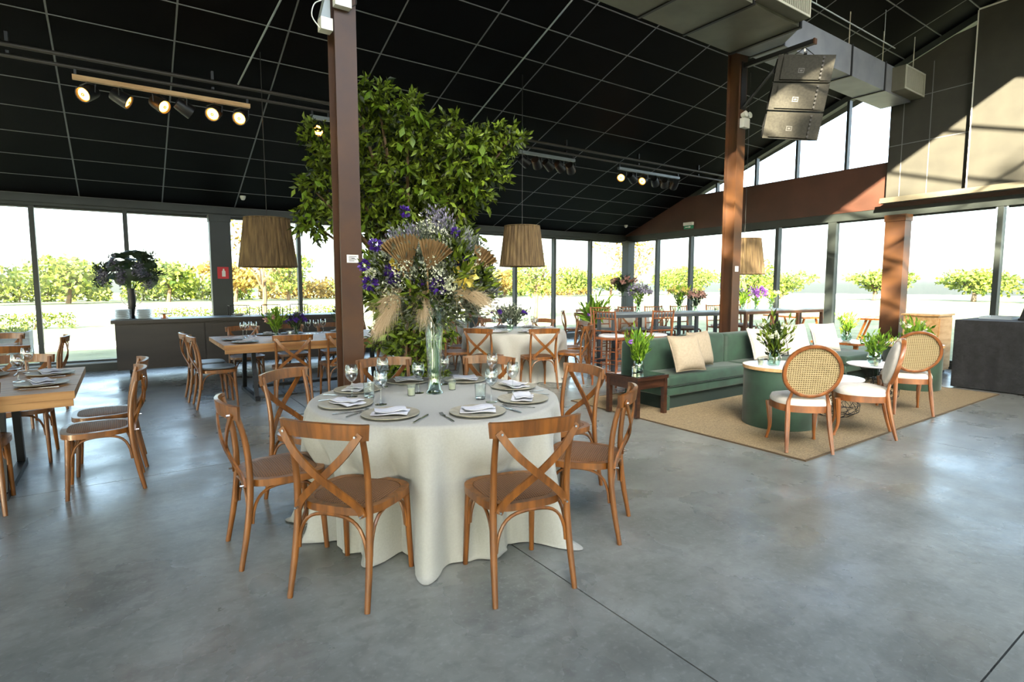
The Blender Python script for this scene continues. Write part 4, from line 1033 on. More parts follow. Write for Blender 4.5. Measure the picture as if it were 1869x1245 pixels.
def make_stool():
    t = thing('bar_stool', 'x', 'stool')
    for s in (-1, 1):
        MB().tube([(.2 * s, -.2, 0), (.185 * s, -.18, .7), (.18 * s, -.2, .9), (.18 * s, -.23, 1.12)], [.015, .016, .015, .013], 8).build('leg', 'stool_wood', t, True)
        MB().tube([(.2 * s, .2, 0), (.18 * s, .17, .7)], [.014, .016], 8).build('leg', 'stool_wood', t, True)
    for z in (.2, .38, .56):
        k = .198 - z * .02
        for s in (-1, 1): MB().cyl((k * s, -k, z), (k * s, k, z), .008, .008, 6).build('rung', 'stool_wood', t)
        for s in (-1, 1): MB().cyl((-k, k * s, z - .04), (k, k * s, z - .04), .008, .008, 6).build('rung', 'stool_wood', t)
    MB().prism(sup(.2, .19, 24, 5), .69, .72).build('seat_frame', 'stool_wood', t)
    MB().lathe([(0, .72), (.19, .72), (.2, .735), (.185, .755), (0, .765)], 24).build('seat_pad', 'napkin', t, True)
    for z, y in ((.82, -.192), (1.0, -.212), (1.1, -.228)): MB().cyl((-.18, y, z), (.18, y, z), .01, .01, 6).build('back_rail', 'stool_wood', t)
    for k in range(6): x = -.13 + .052 * k; MB().cyl((x, -.212, 1.0), (x, -.228, 1.1), .006, .006, 6).build('spindle', 'stool_wood', t)
    return t
STOOL = Proto(make_stool())
def along(Hc, u, v): return (Hc[0] + u * math.cos(Hc[2]) - v * math.sin(Hc[2]), Hc[1] + u * math.sin(Hc[2]) + v * math.cos(Hc[2]), 0)
for k, u in enumerate((-.85, -.3, .25, .8)): STOOL.put(along(H1, u, .55), H1[2] + PI, ('first', 'second', 'third', 'last')[3 - k] + ' slat-back bar stool from the rust column behind the left high counter', 'stools behind the left high counter')
for k, u in enumerate((-.75, -.2)): STOOL.put(along(H2, u, .55), H2[2] + PI, ('first', 'second')[k] + ' slat-back bar stool from the rust column behind the right high counter', 'stools behind the right high counter')
STOOL.put((5.95, 5.95, 0), R(-75), 'slat-back wooden bar stool with white pad at the open end of the left high counter')
STOOL.put((6.62, 5.72, 0), R(-14), 'slat-back wooden bar stool with white pad tucked along the sofa side of the left counter')
FLARE = [(.045, 0), (.045, .008), (.03, .03), (.035, .12), (.06, .2)]
def hv(Hc, u, v, label, vl, *a, **k):
    p = along(Hc, u, v); p = (p[0], p[1], HZ + .001); vase(FLARE, p, vl, .55); posy(p, label, .02, *a, **k)
hv(H1, -.55, .05, 'full sheaf of lavender-grey flowers on the left high counter', 'flared glass vase of the lavender sheaf on the left high counter', .46, .2, 'lavender', 'leaf_fresh', 22, 200, 16, .07, .035, fill='lavender', nfill=260)
hv(H1, .28, .08, 'bunch of yellow and pink tulips on the left high counter', 'flared glass vase of the tulips on the left high counter', .44, .17, 'yellow_bloom', 'leaf_fresh', 16, 180, 9, .09, .03, fill='pink_bloom', nfill=60)
hv(H1, .62, .08, 'round bunch of dusty pink flowers on the left high counter', 'flared glass vase of the dusty pink flowers by the column', .36, .17, 'pink_bloom', 'leaf_dark', 16, 150, 14, .07, .032, fill='pink_bloom', nfill=120)
hv(H2, -.75, .08, 'green and grey bunch on the right high counter beside the column', 'flared glass vase of the green bunch beside the column', .42, .16, 'lavender', 'leaf_fresh', 16, 200, 8, .08, .03)
hv(H2, -.38, .1, 'bright purple and pink bunch on the right high counter', 'flared glass vase of the purple bunch on the right high counter', .40, .18, 'violet', 'leaf_fresh', 18, 100, 15, .07, .04, fill='violet', nfill=120)
hv(H2, .02, .1, 'small yellow-green sprig on the right high counter', 'flared glass vase of the yellow-green sprig on the right high counter', .36, .15, 'yellow_bloom', 'leaf_fresh', 9, 90, 5, .07, .03)
for k, u in enumerate((-.2, .05, .9)): VOT.put(along(H1, u, -.1)[:2] + (HZ + .001,), 0, 'votive candle on the left high counter', 'votives on the left high counter')
VOT.put(along(H2, .3, .1)[:2] + (HZ + .001,), 0, 'votive candle on the right high counter')
# bromeliad-like plant by the corner
posy((7.75, 8.25, 0), 'bright green spiky plant on a stand behind the bar stools', .62, 1.25, .3, 'violet', 'leaf_fresh', 14, 260, 2, .25, .03, wid=.14, name='spiky_plant', cat='plant')
t = thing('plant_stand', 'slim dark stand carrying the spiky green plant', 'plant stand', (7.75, 8.25, 0))
MB().lathe([(0, 0), (.14, 0), (.14, .02), (.02, .04), (.02, .5), (.1, .52), (.12, .7), (.11, .7), (.09, .54), (0, .54)], 16).build('pedestal', 'black_metal', t, True); MB().lathe([(0, .58), (.1, .58), (.1, .6), (0, .61)], 14).build('soil', 'trunk', t)

# ================================================================== LOUNGE
t = thing('jute_rug', 'large flat woven jute rug under the lounge seats', 'rug', (4.68, 2.37, 0))
MB().b(0, 5.05, 0, 3.0, .001, .011).build('weave', 'rug', t)
e = MB().b(-.012, 0, -.012, 3.012, .001, .013).b(5.05, 5.062, -.012, 3.012, .001, .013).b(0, 5.05, -.012, 0, .001, .013).b(0, 5.05, 3.0, 3.012, .001, .013); e.build('binding', 'rug_edge', t)
ZR = .012
def rbox(x0, x1, y0, y1, z0, z1, r=.03, n=4):
    """box with rounded upright edges and softened top"""
    o = []
    for (cx, cy, a0) in ((x1 - r, y1 - r, 0), (x0 + r, y1 - r, PI / 2), (x0 + r, y0 + r, PI), (x1 - r, y0 + r, 1.5 * PI)):
        for k in range(n + 1): a = a0 + PI / 2 * k / n; o.append((cx + r * math.cos(a), cy + r * math.sin(a)))
    cx, cy = (x0 + x1) / 2, (y0 + y1) / 2; m = MB(); N = len(o); lay = []
    for z, s in ((z0, r * .6), (z0 + r * .5, .0), (z1 - r, 0.), (z1 - r * .3, r * .3), (z1, r)):
        fx = 1 - s / ((x1 - x0) / 2); fy = 1 - s / ((y1 - y0) / 2); lay += [(cx + (x - cx) * fx, cy + (y - cy) * fy, z) for x, y in o]
    m.v = lay; m.f = [(i * N + j, i * N + (j + 1) % N, (i + 1) * N + (j + 1) % N, (i + 1) * N + j) for i in range(4) for j in range(N)]
    m.f += [tuple(range(N - 1, -1, -1)), tuple(4 * N + j for j in range(N))]; return m
def sofa(x0, x1, back, label, y0=4.28, y1=4.95, ext=0.):
    t = thing('sofa_unit', label, 'sofa', (x0, y0, ZR)); L = x1 - x0; D = y1 - y0
    rbox(0, L, 0, D, .165, .27, .02).build('base', 'velvet', t, True, ang=50)
    rbox(.0, L, -.015, D if not back else D - .23, .275, .41, .04).build('seat_cushion', 'velvet', t, True, ang=50)
    MB().tube([(.03, -.017, .282), (L - .03, -.017, .282)], .006, 6).build('piping', 'velvet_dark', t, True)
    MB().b(.05, L - .05, .06, D - .05, .0, .164).build('plinth', 'velvet_dark', t)
    for x in (.0, L - .06):
        for y in (0, D - .06): MB().b(x + .001, x + .059, y + .001, y + .059, 0, .164).build('leg', 'velvet', t)
    if back:
        o = rbox(-ext, L * .55 - .004, D - .25, D, .272, .79, .05).build('back_cushion', 'velvet', t, True, ang=50)
        rbox(L * .55 + .004, L, D - .25, D, .272, .81, .05).build('back_cushion', 'velvet', t, True, ang=50)
    return t
sofa(5.2, 6.93, True, 'green velvet sofa unit with high back beside the dark side table', ext=.1)
sofa(6.96, 8.75, True, 'green velvet sofa unit with high back in front of the rust column')
sofa(8.85, 10.0, False, 'low green velvet bench without a back at the far end of the sofas', 3.95, 4.75)
def cushion(x, y, z, rz, lean, S, m, label, flowers=False):
    t = thing('throw_cushion', label, 'cushion', (x, y, z), rz); n = 15; m_ = MB()
    for sgn in (1, -1):
        pts = []
        for i in range(n):
            for j in range(n):
                u, v = -1 + 2 * i / (n - 1), -1 + 2 * j / (n - 1); k = (1 - u ** 4) * (1 - v ** 4); pin = 1 - .07 * (1 - abs(u) ** 3) * abs(v) ** 2 - .0
                px = u * S / 2 * (1 - .07 * (1 - v * v)); pz = v * S / 2 * (1 - .07 * (1 - u * u))
                pts.append((px, sgn * (.012 + .075 * k ** .6), pz))
        g = MB().grid(pts, n, n)
        if sgn > 0: g.f = [f[::-1] for f in g.f]
        m_.join(g)
    per = [i * n for i in range(n)] + [(n - 1) * n + j for j in range(1, n)] + [i * n + n - 1 for i in range(n - 2, -1, -1)] + [j for j in range(n - 2, 0, -1)]
    for a in range(len(per)): b_ = per[(a + 1) % len(per)]; m_.f.append((per[a], b_, b_ + n * n, per[a] + n * n))
    o = m_.build('cover', m, t, True, ang=60); o.rotation_euler = (lean, 0, 0); o.location = (0, 0, S / 2 * math.cos(lean) + .025)
    p = MB().tube([(S / 2 * c[0] * (.965 if False else 1), 0, S / 2 * c[1]) for c in ((-1, -1), (-.5, -.95), (0, -.93), (.5, -.95), (1, -1), (.95, -.5), (.93, 0), (.95, .5), (1, 1), (.5, .95), (0, .93), (-.5, .95), (-1, 1), (-.95, .5), (-.93, 0), (-.95, -.5))], .007, 5, closed=True)
    q = p.build('piping', m, t, True); q.rotation_euler = o.rotation_euler; q.location = o.location
    if flowers:
        f = MB()
        for k in range(9):
            a = k * 2.4; c = (.16 * math.cos(a) * math.sqrt(k / 9), -.098, .16 * math.sin(a) * math.sqrt(k / 9)); f.box(c, (.06, .003, .016), Matrix.Rotation(a, 3, 'Y')); 
        q = f.build('leaf_print', 'leaf_grey', t); q.rotation_euler = o.rotation_euler; q.location = o.location
    return t
ZS = ZR + .411
cushion(5.66, 4.37, ZS, R(-10), R(-24), .46, 'cushion_beige', 'plain beige cushion leaning in front of another on the sofa')
cushion(6.12, 4.52, ZS, R(3), R(-14), .45, 'cushion_beige', 'plain beige cushion half hidden behind its neighbour on the sofa')
cushion(7.5, 4.46, ZS, R(-18), R(-24), .46, 'cushion_white', 'pale cushion with a faint leaf print on the sofa by the rust column', True)
cushion(7.95, 4.56, ZS, R(-5), R(-16), .44, 'cushion_white', 'white cushion leaning behind the leaf-print one on the sofa')
cushion(8.45, 4.5, ZS, R(-10), R(-18), .46, 'cushion_white', 'white sunlit cushion near the end of the sofa back')
cushion(9.15, 4.42, ZS, R(-22), R(-22), .46, 'cushion_white', 'white sunlit cushion on the backless bench')
# side table
t = thing('side_table', 'dark stained wooden side table at the sofa end', 'side table', (4.86, 4.44, 0))
MB().b(-.26, .26, -.25, .25, .425, .465).build('top', 'dark_wood', t); MB().b(-.235, .235, -.225, .225, .4651, .472).build('inlay', 'drink_glass', t)
for a in (-1, 1):
    for c in (-1, 1): MB().b(a * .225 - .025, a * .225 + .025, c * .215 - .025, c * .215 + .025, 0.013, .424).build('leg', 'dark_wood', t)
for c in (-.215, .215): MB().b(-.199, .199, c - .02, c + .02, .33, .424).build('apron', 'dark_wood', t)
for a in (-.225, .225): MB().b(a - .02, a + .02, -.189, .189, .33, .424).build('apron', 'dark_wood', t)
PEAR = [(.05, 0), (.06, .01), (.066, .05), (.055, .12), (.03, .2), (.042, .25)]
vase(PEAR, (4.95, 4.5, .473), 'pear-shaped glass vase on the dark side table', .45)
posy((4.95, 4.5, .473), 'bushy bright green stems on the dark side table', .02, .48, .17, 'violet', 'leaf_fresh', 26, 420, 1, .1, .02, wid=.22)
VOT.put((4.84, 4.46, .473), 0, 'votive candle on the dark side table')
# green drum tables
def drum(x, y, label):
    t = thing('drum_table', label, 'drum table', (x, y, ZR)); MB().lathe([(0, 0), (.36, 0), (.365, .01), (.365, .6), (.36, .61), (0, .61)], 48).build('drum', 'velvet', t, True)
    MB().lathe([(0, .611), (.372, .611), (.374, .618), (.372, .632), (0, .632)], 48).build('top', 'marble', t, True)
    MB().shell([(.3655, .6), (.376, .6), (.376, .634), (.3745, .634)], 48).build('rim', 'tan_wood', t, True)
drum(5.72, 3.2, 'green velvet drum table with pale top behind the cane chair'); drum(9.35, 3.28, 'green velvet drum table beside the black draped counter')
ZD = ZR + .634
vase(PEAR, (5.62, 3.22, ZD), 'pear-shaped glass vase on the front drum table', .4); posy((5.62, 3.22, ZD), 'leafy bunch with small white flowers on the front drum table', .02, .5, .2, 'white_bloom', 'leaf', 26, 420, 14, .085, .02, wid=.3)
VOT.put((5.5, 3.3, ZD), 0, 'votive candle on the front drum table')
# wire-based marble tables
def wire_table(x, y, h_, r, label):
    t = thing('wire_table', label, 'coffee table', (x, y, ZR)); MB().lathe([(0, h_ - .016), (r, h_ - .016), (r + .003, h_ - .008), (r, h_), (0, h_)], 40).build('top', 'marble', t, True)
    w = MB(); lev = [(.16, 0.004), (.25, .06), (.26, .14), (.15, .24), (.12, .3), (.2, h_ - .022)]
    n = 14
    for k in range(n):
        for s in (0, .5):
            P = [(rr * math.cos(2 * PI * (k + s + (.5 if i % 2 else 0) * (1 if s == 0 else -1)) / n), rr * math.sin(2 * PI * (k + s + (.5 if i % 2 else 0) * (1 if s == 0 else -1)) / n), z) for i, (rr, z) in enumerate(lev)]
            w.tube(P, .0032, 4)
    for rr, z in lev: w.tube([(rr * math.cos(a * PI / 16), rr * math.sin(a * PI / 16), z) for a in range(32)], .0035, 4, closed=True)
    w.build('wire_base', 'black_metal', t); return t
wire_table(6.62, 3.06, .43, .29, 'small round marble coffee table on a black wire base between the cane chairs')
wire_table(7.98, 3.18, .46, .34, 'larger round marble coffee table on a black wire base holding the round vase')
BOWL = [(.05, 0), (.08, .03), (.09, .08), (.07, .14), (.045, .17), (.05, .19)]
vase(BOWL, (7.95, 3.2, ZR + .462), 'round bluish glass vase on the larger marble table', .5); posy((7.95, 3.2, ZR + .462), 'spreading green sprigs on the larger marble table', .02, .42, .22, 'yellow_bloom', 'leaf_fresh', 22, 320, 3, .08, .02, wid=.25)
VOT.put((7.75, 3.1, ZR + .462), 0, 'votive candle on the larger marble table')
# medallion chairs with cane backs
def make_medallion():
    t = thing('medallion_chair', 'x', 'chair')
    TL = R(13)
    def back(x, z): return Vector((x, -.2 - (z - .45) * math.tan(TL), z))
    zc, rx, rz_ = .722, .25, .245
    def ov(q, n=36): return [(rx * q * math.cos(2 * PI * k / n), rz_ * q * math.sin(2 * PI * k / n)) for k in range(n)]
    m = MB(); n = 40; prof = [(.0, -.018), (.01, -.022), (.028, -.02), (.034, 0), (.028, .018), (.0, .016)]
    for k in range(n):
        a = 2 * PI * k / n
        for q, d in prof: x, z = (rx - .017 + q - .017) * math.cos(a), (rz_ - .017 + q - .017) * math.sin(a); p = back(x, zc + z); m.v.append((p.x, p.y + d, p.z))
    k_ = len(prof); m.f = [(i * k_ + j, ((i + 1) % n) * k_ + j, ((i + 1) % n) * k_ + (j + 1) % k_, i * k_ + (j + 1) % k_) for i in range(n) for j in range(k_)]
    m.build('back_frame', 'lounge_wood', t, True, ang=60)
    m = MB(); o = ov(.86); m.v = [tuple(back(x, zc + z) + Vector((0, -.006, 0))) for x, z in o]; m.f = [tuple(range(len(o)))]; m.build('cane_panel', 'cane', t, False, 'xz')
    m = MB(); rings = []
    for q, d in ((.86, .0), (.84, .03), (.7, .05), (.4, .06), (.05, .063)): rings += [tuple(back(x, zc + z) + Vector((0, d, 0))) for x, z in ov(q)]
    m.v = rings; N = 36; m.f = [(i * N + j, i * N + (j + 1) % N, (i + 1) * N + (j + 1) % N, (i + 1) * N + j) for i in range(4) for j in range(N)] + [tuple(4 * N + j for j in range(N))]
    m.build('back_pad', 'cushion_white', t, True, ang=70)
    for s in (-1, 1):
        MB().tube(smoothpath([(.19 * s, -.29, 0), (.18 * s, -.25, .15), (.17 * s, -.215, .32), (.165 * s, -.2, .44), (.15 * s, -.21, .5), (.135 * s, -.225, .56)], 4), [.012 + .008 * math.sin(PI * min(i / 14, 1)) + .002 for i in range(21)], 8).build('leg', 'lounge_wood', t, True)
        MB().tube(smoothpath([(.215 * s, .235, 0), (.212 * s, .225, .03), (.2 * s, .2, .12), (.205 * s, .205, .26), (.215 * s, .215, .37)], 4), [.016, .017, .016, .014, .013, .013, .014, .015, .017, .019, .021, .023, .025, .026, .027, .028, .028], 8).build('leg', 'lounge_wood', t, True)
    out = sup(.245, .235, 40, 2.7, .06)
    MB().ring(out, [(x * .9, y * .9) for x, y in out], .35, .41).build('seat_rail', 'lounge_wood', t, True)
    m = MB(); rr = []
    for q, z in ((.985, .411), (.99, .43), (.93, .465), (.6, .485), (.1, .49)): rr += [(x * q, y * q, z) for x, y in out]
    m.v = rr; m.f = [(i * 40 + j, i * 40 + (j + 1) % 40, (i + 1) * 40 + (j + 1) % 40, (i + 1) * 40 + j) for i in range(4) for j in range(40)] + [tuple(160 + j for j in range(40))]
    m.build('seat_pad', 'cushion_white', t, True, ang=70)
    return t
MED = Proto(make_medallion())
MED.put((5.075, 2.64, ZR + .003), R(46) - PI / 2, 'oval cane-back chair in front of the green drum table')
MED.put((6.0, 2.52, ZR + .003), R(119) - PI / 2, 'oval cane-back chair seen from the side between the other two')
MED.put((7.52, 2.68, ZR + .003), R(38) - PI / 2, 'oval cane-back chair nearest the black draped counter')
# low wooden table behind the bench
t = thing('low_wood_table', 'low reddish wooden table behind the backless bench', 'coffee table', (10.55, 4.75, 0))
for k in range(4): MB().b(-.4, .4, -.4 + k * .2, -.205 + k * .2, .46, .5).build('board', 'lounge_wood', t)
for a in (-.34, .34):
    for c in (-.34, .34): MB().b(a - .03, a + .03, c - .03, c + .03, 0, .459).build('leg', 'lounge_wood', t)
vase(BOWL, (10.5, 4.7, .501), 'round glass vase on the low wooden table', .5); posy((10.5, 4.7, .501), 'yellow-green sprays on the low wooden table', .02, .5, .2, 'white_bloom', 'leaf_fresh', 18, 260, 5, .1, .02, wid=.2)
# tan crate with plant by the glass wall
t = thing('tan_cabinet', 'tan wooden cabinet by the glass behind the black counter', 'cabinet', (11.25, 3.75, 0))
MB().b(-.3, .3, -.25, .25, .06, .98).build('body', 'tan_wood', t); MB().b(-.33, .33, -.28, .28, .981, 1.01).build('top', 'tan_wood', t); MB().b(-.27, .27, -.268, -.251, .1, .94).build('door', 'tan_wood', t)
for a in (-.25, .25): MB().b(a - .03, a + .03, -.2, .2, 0, .06).build('foot', 'dark_wood', t)
t = thing('wicker_basket', 'wicker basket with a loop handle holding a green plant by the glass', 'basket', (10.4, 3.62, 0))
MB().lathe([(0, .3), (.12, .3), (.15, .5), (.155, .5), (.13, .31)], 20).build('bowl', 'tan_wood', t, True); MB().lathe([(0, 0), (.16, 0), (.16, .02), (.03, .04), (.03, .29), (.1, .3)], 16).build('stand', 'dark_wood', t, True)
MB().tube([(.14 * math.cos(a), 0, .5 + .3 * math.sin(a)) for a in np.linspace(0, PI, 14)], .009, 6).build('handle', 'tan_wood', t, True)
posy((10.4, 3.62, 0), 'leafy green plant with white blooms in the wicker basket', .35, 1.0, .26, 'white_bloom', 'leaf_fresh', 24, 420, 8, .11, .03, name='basket_plant', cat='plant')

# ================================================================== BLACK DRAPED COUNTER
t = thing('draped_counter', 'tall counter covered with black creased cloth at the right edge', 'counter', (10.75, 2.45, 0))
m = MB(); n = 60; pts = []
per = [(-.8, .5)] ; path = []
def edge(a, b_, k):
    return [(a[0] + (b_[0] - a[0]) * i / k, a[1] + (b_[1] - a[1]) * i / k) for i in range(k)]
loop = edge((-.82, .52), (-.82, -1.5), 60) + edge((-.82, -1.5), (.8, -1.5), 40) + edge((.8, -1.5), (.8, .52), 40) + edge((.8, .52), (-.82, .52), 40)
for i, (x, y) in enumerate(loop):
    w = .004 * math.sin(i * .9) + .005 * math.sin(i * .37 + 1)
    nx, ny = (-1, 0) if i < 60 else (0, -1) if i < 100 else (1, 0) if i < 140 else (0, 1)
    for z, f in ((0.014, 1.6), (.1, 1.4), (.4, 1.), (.75, .6), (.96, .15), (.985, 0)): pts.append((x + nx * w * f, y + ny * w * f, z))
m.grid(pts, len(loop), 6, True); m.build('drape', 'black_cloth', t, True, ang=70)
MB().b(-.82, .8, -1.5, .52, .96, .99).build('top', 'black_cloth', t)
t = thing('glass_tray', 'bluish glass tray on the black draped counter', 'tray', (10.75, 2.66, .991))
MB().b(-.25, .25, -.18, .18, 0, .012).build('plate', 'vase_glass', t); MB().ring([(-.26, -.19), (.26, -.19), (.26, .19), (-.26, .19)], [(-.25, -.18), (.25, -.18), (.25, .18), (-.25, .18)], .0, .035).build('rim', 'sill_grey', t)
t = thing('equipment_case', 'black upright equipment case on the draped counter, cut by the picture edge', 'case', (10.5, 2.22, .991), R(-12))
m = MB(); m.add([(-.16, -.2, 0), (.16, -.2, 0), (.16, .12, 0), (-.16, .12, 0), (-.15, -.2, .52), (.15, -.2, .52), (.15, -.02, .52), (-.15, -.02, .52)], [(0, 3, 2, 1), (4, 5, 6, 7), (0, 1, 5, 4), (1, 2, 6, 5), (2, 3, 7, 6), (3, 0, 4, 7)])
m.build('shell', 'black_cloth', t); MB().b(-.165, .165, -.205, .125, 0, .03).build('foot', 'cord_black', t)

# ================================================================== OVERHEAD
RY = 8.4
for z, lab, r in ((4.12, 'upper of the two long black steel pipes hung under the ceiling', .024), (4.0, 'lower of the two long black steel pipes hung under the ceiling', .02)):
    t = thing('lighting_pipe', lab, 'pipe', (3.1, RY, z))
    MB().cyl((-9.0, 0, 0), (9.15, 0, 0), r, r, 10).build('pipe', 'counter_dark', t, True)
    for k in range(9):
        x = -8 + 2 * k; MB().b(x - .015, x + .015, -.03, .03, r + .001 - (.0 if z > 4.05 else 0), .05 if z < 4.05 else ceil_z(RY) - z - .04).build('clamp', 'black_metal', t)
def make_spot():
    t = thing('spot_lamp', 'x', 'spotlight')
    MB().tube([(-.06, 0, -.075), (-.065, 0, -.02), (0, 0, 0), (.065, 0, -.02), (.06, 0, -.075)], .006, 6).build('yoke', 'black_metal', t)
    MB().lathe([(0, .07), (.045, .07), (.05, .05), (.058, -.02), (.06, -.06), (.052, -.06), (.045, -.03), (0, -.02)], 18).xf(Matrix.Translation((0, 0, -.08)) @ Matrix.Rotation(R(-62), 4, 'X')).build('housing', 'black_metal', t, True)
    MB().lathe([(0, -.035), (.044, -.033), (.046, -.045), (.03, -.056), (0, -.06)], 16).xf(Matrix.Translation((0, 0, -.08)) @ Matrix.Rotation(R(-62), 4, 'X')).build('lamp', 'bulb', t, True)
    MB().ring([(.012 * math.cos(a), .012 * math.sin(a)) for a in np.linspace(0, 2 * PI, 9)[:-1]], [(.006 * math.cos(a), .006 * math.sin(a)) for a in np.linspace(0, 2 * PI, 9)[:-1]], -.062, -.058).xf(Matrix.Translation((0, 0, -.08)) @ Matrix.Rotation(R(-62), 4, 'X')).build('filament_cap', 'black_metal', t)
    for c in [c for c in bpy.data.objects if c.parent == t]: c.scale = (1.5, 1.5, 1.5)
    return t
SPOT = Proto(make_spot())
def track(x0, x1, lab):
    t = thing('lamp_track', lab, 'lamp rail', ((x0 + x1) / 2, RY, 3.89)); a = (x1 - x0) / 2
    MB().b(-a, a, -.03, .03, -.025, .025).build('bar', 'tan_wood' if x0 < 1.8 else 'blue_grey_metal', t)
    for x in (-a + .03, a - .03): MB().b(x - .012, x + .012, -.01, .01, .026, .09).build('hanger', 'black_metal', t)
track(-.35, 1.54, 'lamp rail with six spots over the left side of the room'); track(2.33, 2.62, 'short lamp rail beside the brown column'); track(6.0, 7.32, 'lamp rail beside the crown of the leafy tree'); track(8.52, 10.43, 'lamp rail before the rust column')
ZL = 3.852
for x, dr, lab in ((-.21, -40, 'glowing spot lamp at the free end of the left lamp rail'), (.11, 75, 'spot lamp turned away, second on the left lamp rail'), (.5, 40, 'spot lamp half turned, third on the left lamp rail'), (.77, 100, 'spot lamp turned away, fourth on the left lamp rail'), (1.11, -30, 'glowing spot lamp, fifth on the left lamp rail'), (1.43, -32, 'glowing spot lamp at the column end of the left lamp rail'), (2.46, -40, 'glowing spot lamp alone beside the brown column')):
    SPOT.put((x, RY, ZL), R(dr), lab)
for k, x in enumerate((6.12, 6.4, 6.68, 6.95, 7.22)): SPOT.put((x, RY, ZL), R(110 + 20 * math.sin(x * 9)), 'unlit spot lamp, %s from the leafy crown on its rail' % ('first', 'second', 'third', 'fourth', 'fifth')[k], 'spot lamps beside the leafy crown')
for k, (x, dr) in enumerate(((8.62, -60), (8.93, 100), (9.28, -75), (9.63, 120), (9.95, 130), (10.28, 150))): SPOT.put((x, RY, ZL), R(dr), 'spot lamp, %s from the rust column on the rail before it' % ('first', 'second', 'third', 'fourth', 'fifth', 'sixth')[5 - k], 'spot lamps before the rust column')
t = thing('ceiling_conduit', 'thin bright conduit running up the ceiling slope above the leafy tree', 'pipe', (5.0, 8.4, ceil_z(8.4) - .02))
MB().cyl((0, 0, -.02), (0, -4.6, 4.6 * SL - .02), .012, .012, 6).build('pipe', 'sill_grey', t)
t = thing('ceiling_conduit', 'thin bright conduit slanting up from the left lamp rail', 'pipe', (1.4, 8.4, 4.14))
MB().cyl((0, 0, 0), (.42, -3.0, 1.0), .012, .012, 6).build('pipe', 'sill_grey', t); MB().ball((0, 0, 0), .025, 8, 5).build('joint_box', 'black_metal', t)

# rope pendants
def make_pendant(drop):
    t = thing('rope_pendant', 'x', 'pendant lamp'); h_, rb, rt_ = .62, .355, .275; n = 132
    pts = []
    for i in range(n):
        a = 2 * PI * i / n; d = (-.008, .006, .006, -.002)[i % 4] + .003 * math.sin(i * 7.3)
        for k in range(5): f = k / 4; r = rb + (rt_ - rb) * f + d; pts.append((r * math.cos(a), r * math.sin(a), h_ * f))
    MB().grid(pts, n, 5, True).build('shade', 'rope', t)
    for r, z in ((rb, 0), (rt_, h_)): MB().tube([(r * math.cos(a * PI / 24), r * math.sin(a * PI / 24), z) for a in range(48)], .011, 6, closed=True).build('ring', 'rope', t, True)
    f = MB()
    for k in range(3): a = k * 2.09; f.cyl((0, 0, h_ - .02), (rt_ * math.cos(a), rt_ * math.sin(a), h_ - .005), .004, .004, 5)
    f.build('spider', 'black_metal', t); MB().lathe([(0, h_ - .14), (.02, h_ - .14), (.02, h_ - .02), (0, h_ - .02)], 10).build('socket', 'black_metal', t)
    MB().ball((0, 0, h_ - .2), .045, 14, 10, 1.2).build('bulb', 'bulb_soft', t, True)
    MB().cyl((0, 0, h_ - .03), (0, 0, drop), .005, .005, 6).build('cord', 'cord_black', t); return t
for (x, y, z, lab) in ((1.6, 7.93, 1.735, 'large rope-shade pendant over the buffet plank table'), (5.22, 7.22, 1.79, 'rope-shade pendant over the far round table behind the bouquet'), (9.2, 5.92, 1.69, 'rope-shade pendant partly behind the rust column')):
    t = make_pendant(ceil_z(y) - z - .004); t.location = (x, y, z); t['label'] = lab

# air duct
dz0, dz1 = 4.75, 5.2
t = thing('air_duct', 'large grey sheet-metal air duct with side outlets under the roof', 'duct', (0, 0, 0))
MB().b(2.6, 7.2, 3.99, 4.97, dz0, dz1).build('wide_section', 'duct', t)
for x in (3.1, 4.3, 5.35, 6.2): MB().b(x - .02, x + .02, 3.975, 4.985, dz0 - .016, dz1 + .016).build('seam_flange', 'black_metal', t)
MB().b(7.2, 7.24, 3.97, 4.99, dz0 - .02, dz1 + .02).build('seam_flange', 'black_metal', t)
m = MB(); m.add([(7.24, 3.99, dz0), (7.24, 4.93, dz0), (7.24, 4.93, dz1), (7.24, 3.99, dz1), (7.55, 4.4, dz0), (7.55, 4.88, dz0), (7.55, 4.88, dz1), (7.55, 4.4, dz1)], [(0, 1, 5, 4), (1, 2, 6, 5), (2, 3, 7, 6), (3, 0, 4, 7), (3, 2, 1, 0), (4, 5, 6, 7)])
m.build('reducer', 'duct_side', t)
MB().b(7.55, 11.75, 4.4, 4.88, dz0, dz1).build('narrow_section', 'duct_side', t)
for x in (7.57, 9.5, 10.68): MB().b(x - .018, x + .018, 4.385, 4.895, dz0 - .014, dz1 + .014).build('seam_flange', 'black_metal', t)
def outlet(x0, x1, y0, y1, nm):
    o = MB().b(x0, x1, y0, y1, dz0 + .03, dz1 - .03).build('outlet_box', 'duct', t)
    f = MB().b(x0, x1, y0 - .012, y0 - .001, dz0 + .03, dz0 + .055).b(x0, x1, y0 - .012, y0 - .001, dz1 - .055, dz1 - .03).b(x0, x0 + .025, y0 - .012, y0 - .001, dz0 + .056, dz1 - .056).b(x1 - .025, x1, y0 - .012, y0 - .001, dz0 + .056, dz1 - .056)
    f.build('grille_frame', 'grille', o); n = int((x1 - x0 - .06) / .04)
    for k in range(n): xx = x0 + .04 + k * .04; MB().b(xx, xx + .012, y0 - .01, y0 - .002, dz0 + .056, dz1 - .056).build('slat', 'grille', o)
outlet(6.2, 7.15, 3.83, 3.989, 0); outlet(10.95, 11.75, 4.2, 4.399, 0)
for x, y in ((4.3, 4.05), (7.9, 4.45), (8.6, 4.84), (9.5, 4.45), (10.68, 4.45), (11.5, 4.3), (6.2, 4.9)): MB().cyl((x, y, dz1), (x, y, ceil_z(y) - .003), .008, .008, 6).build('hanger_rod', 'grille', t)
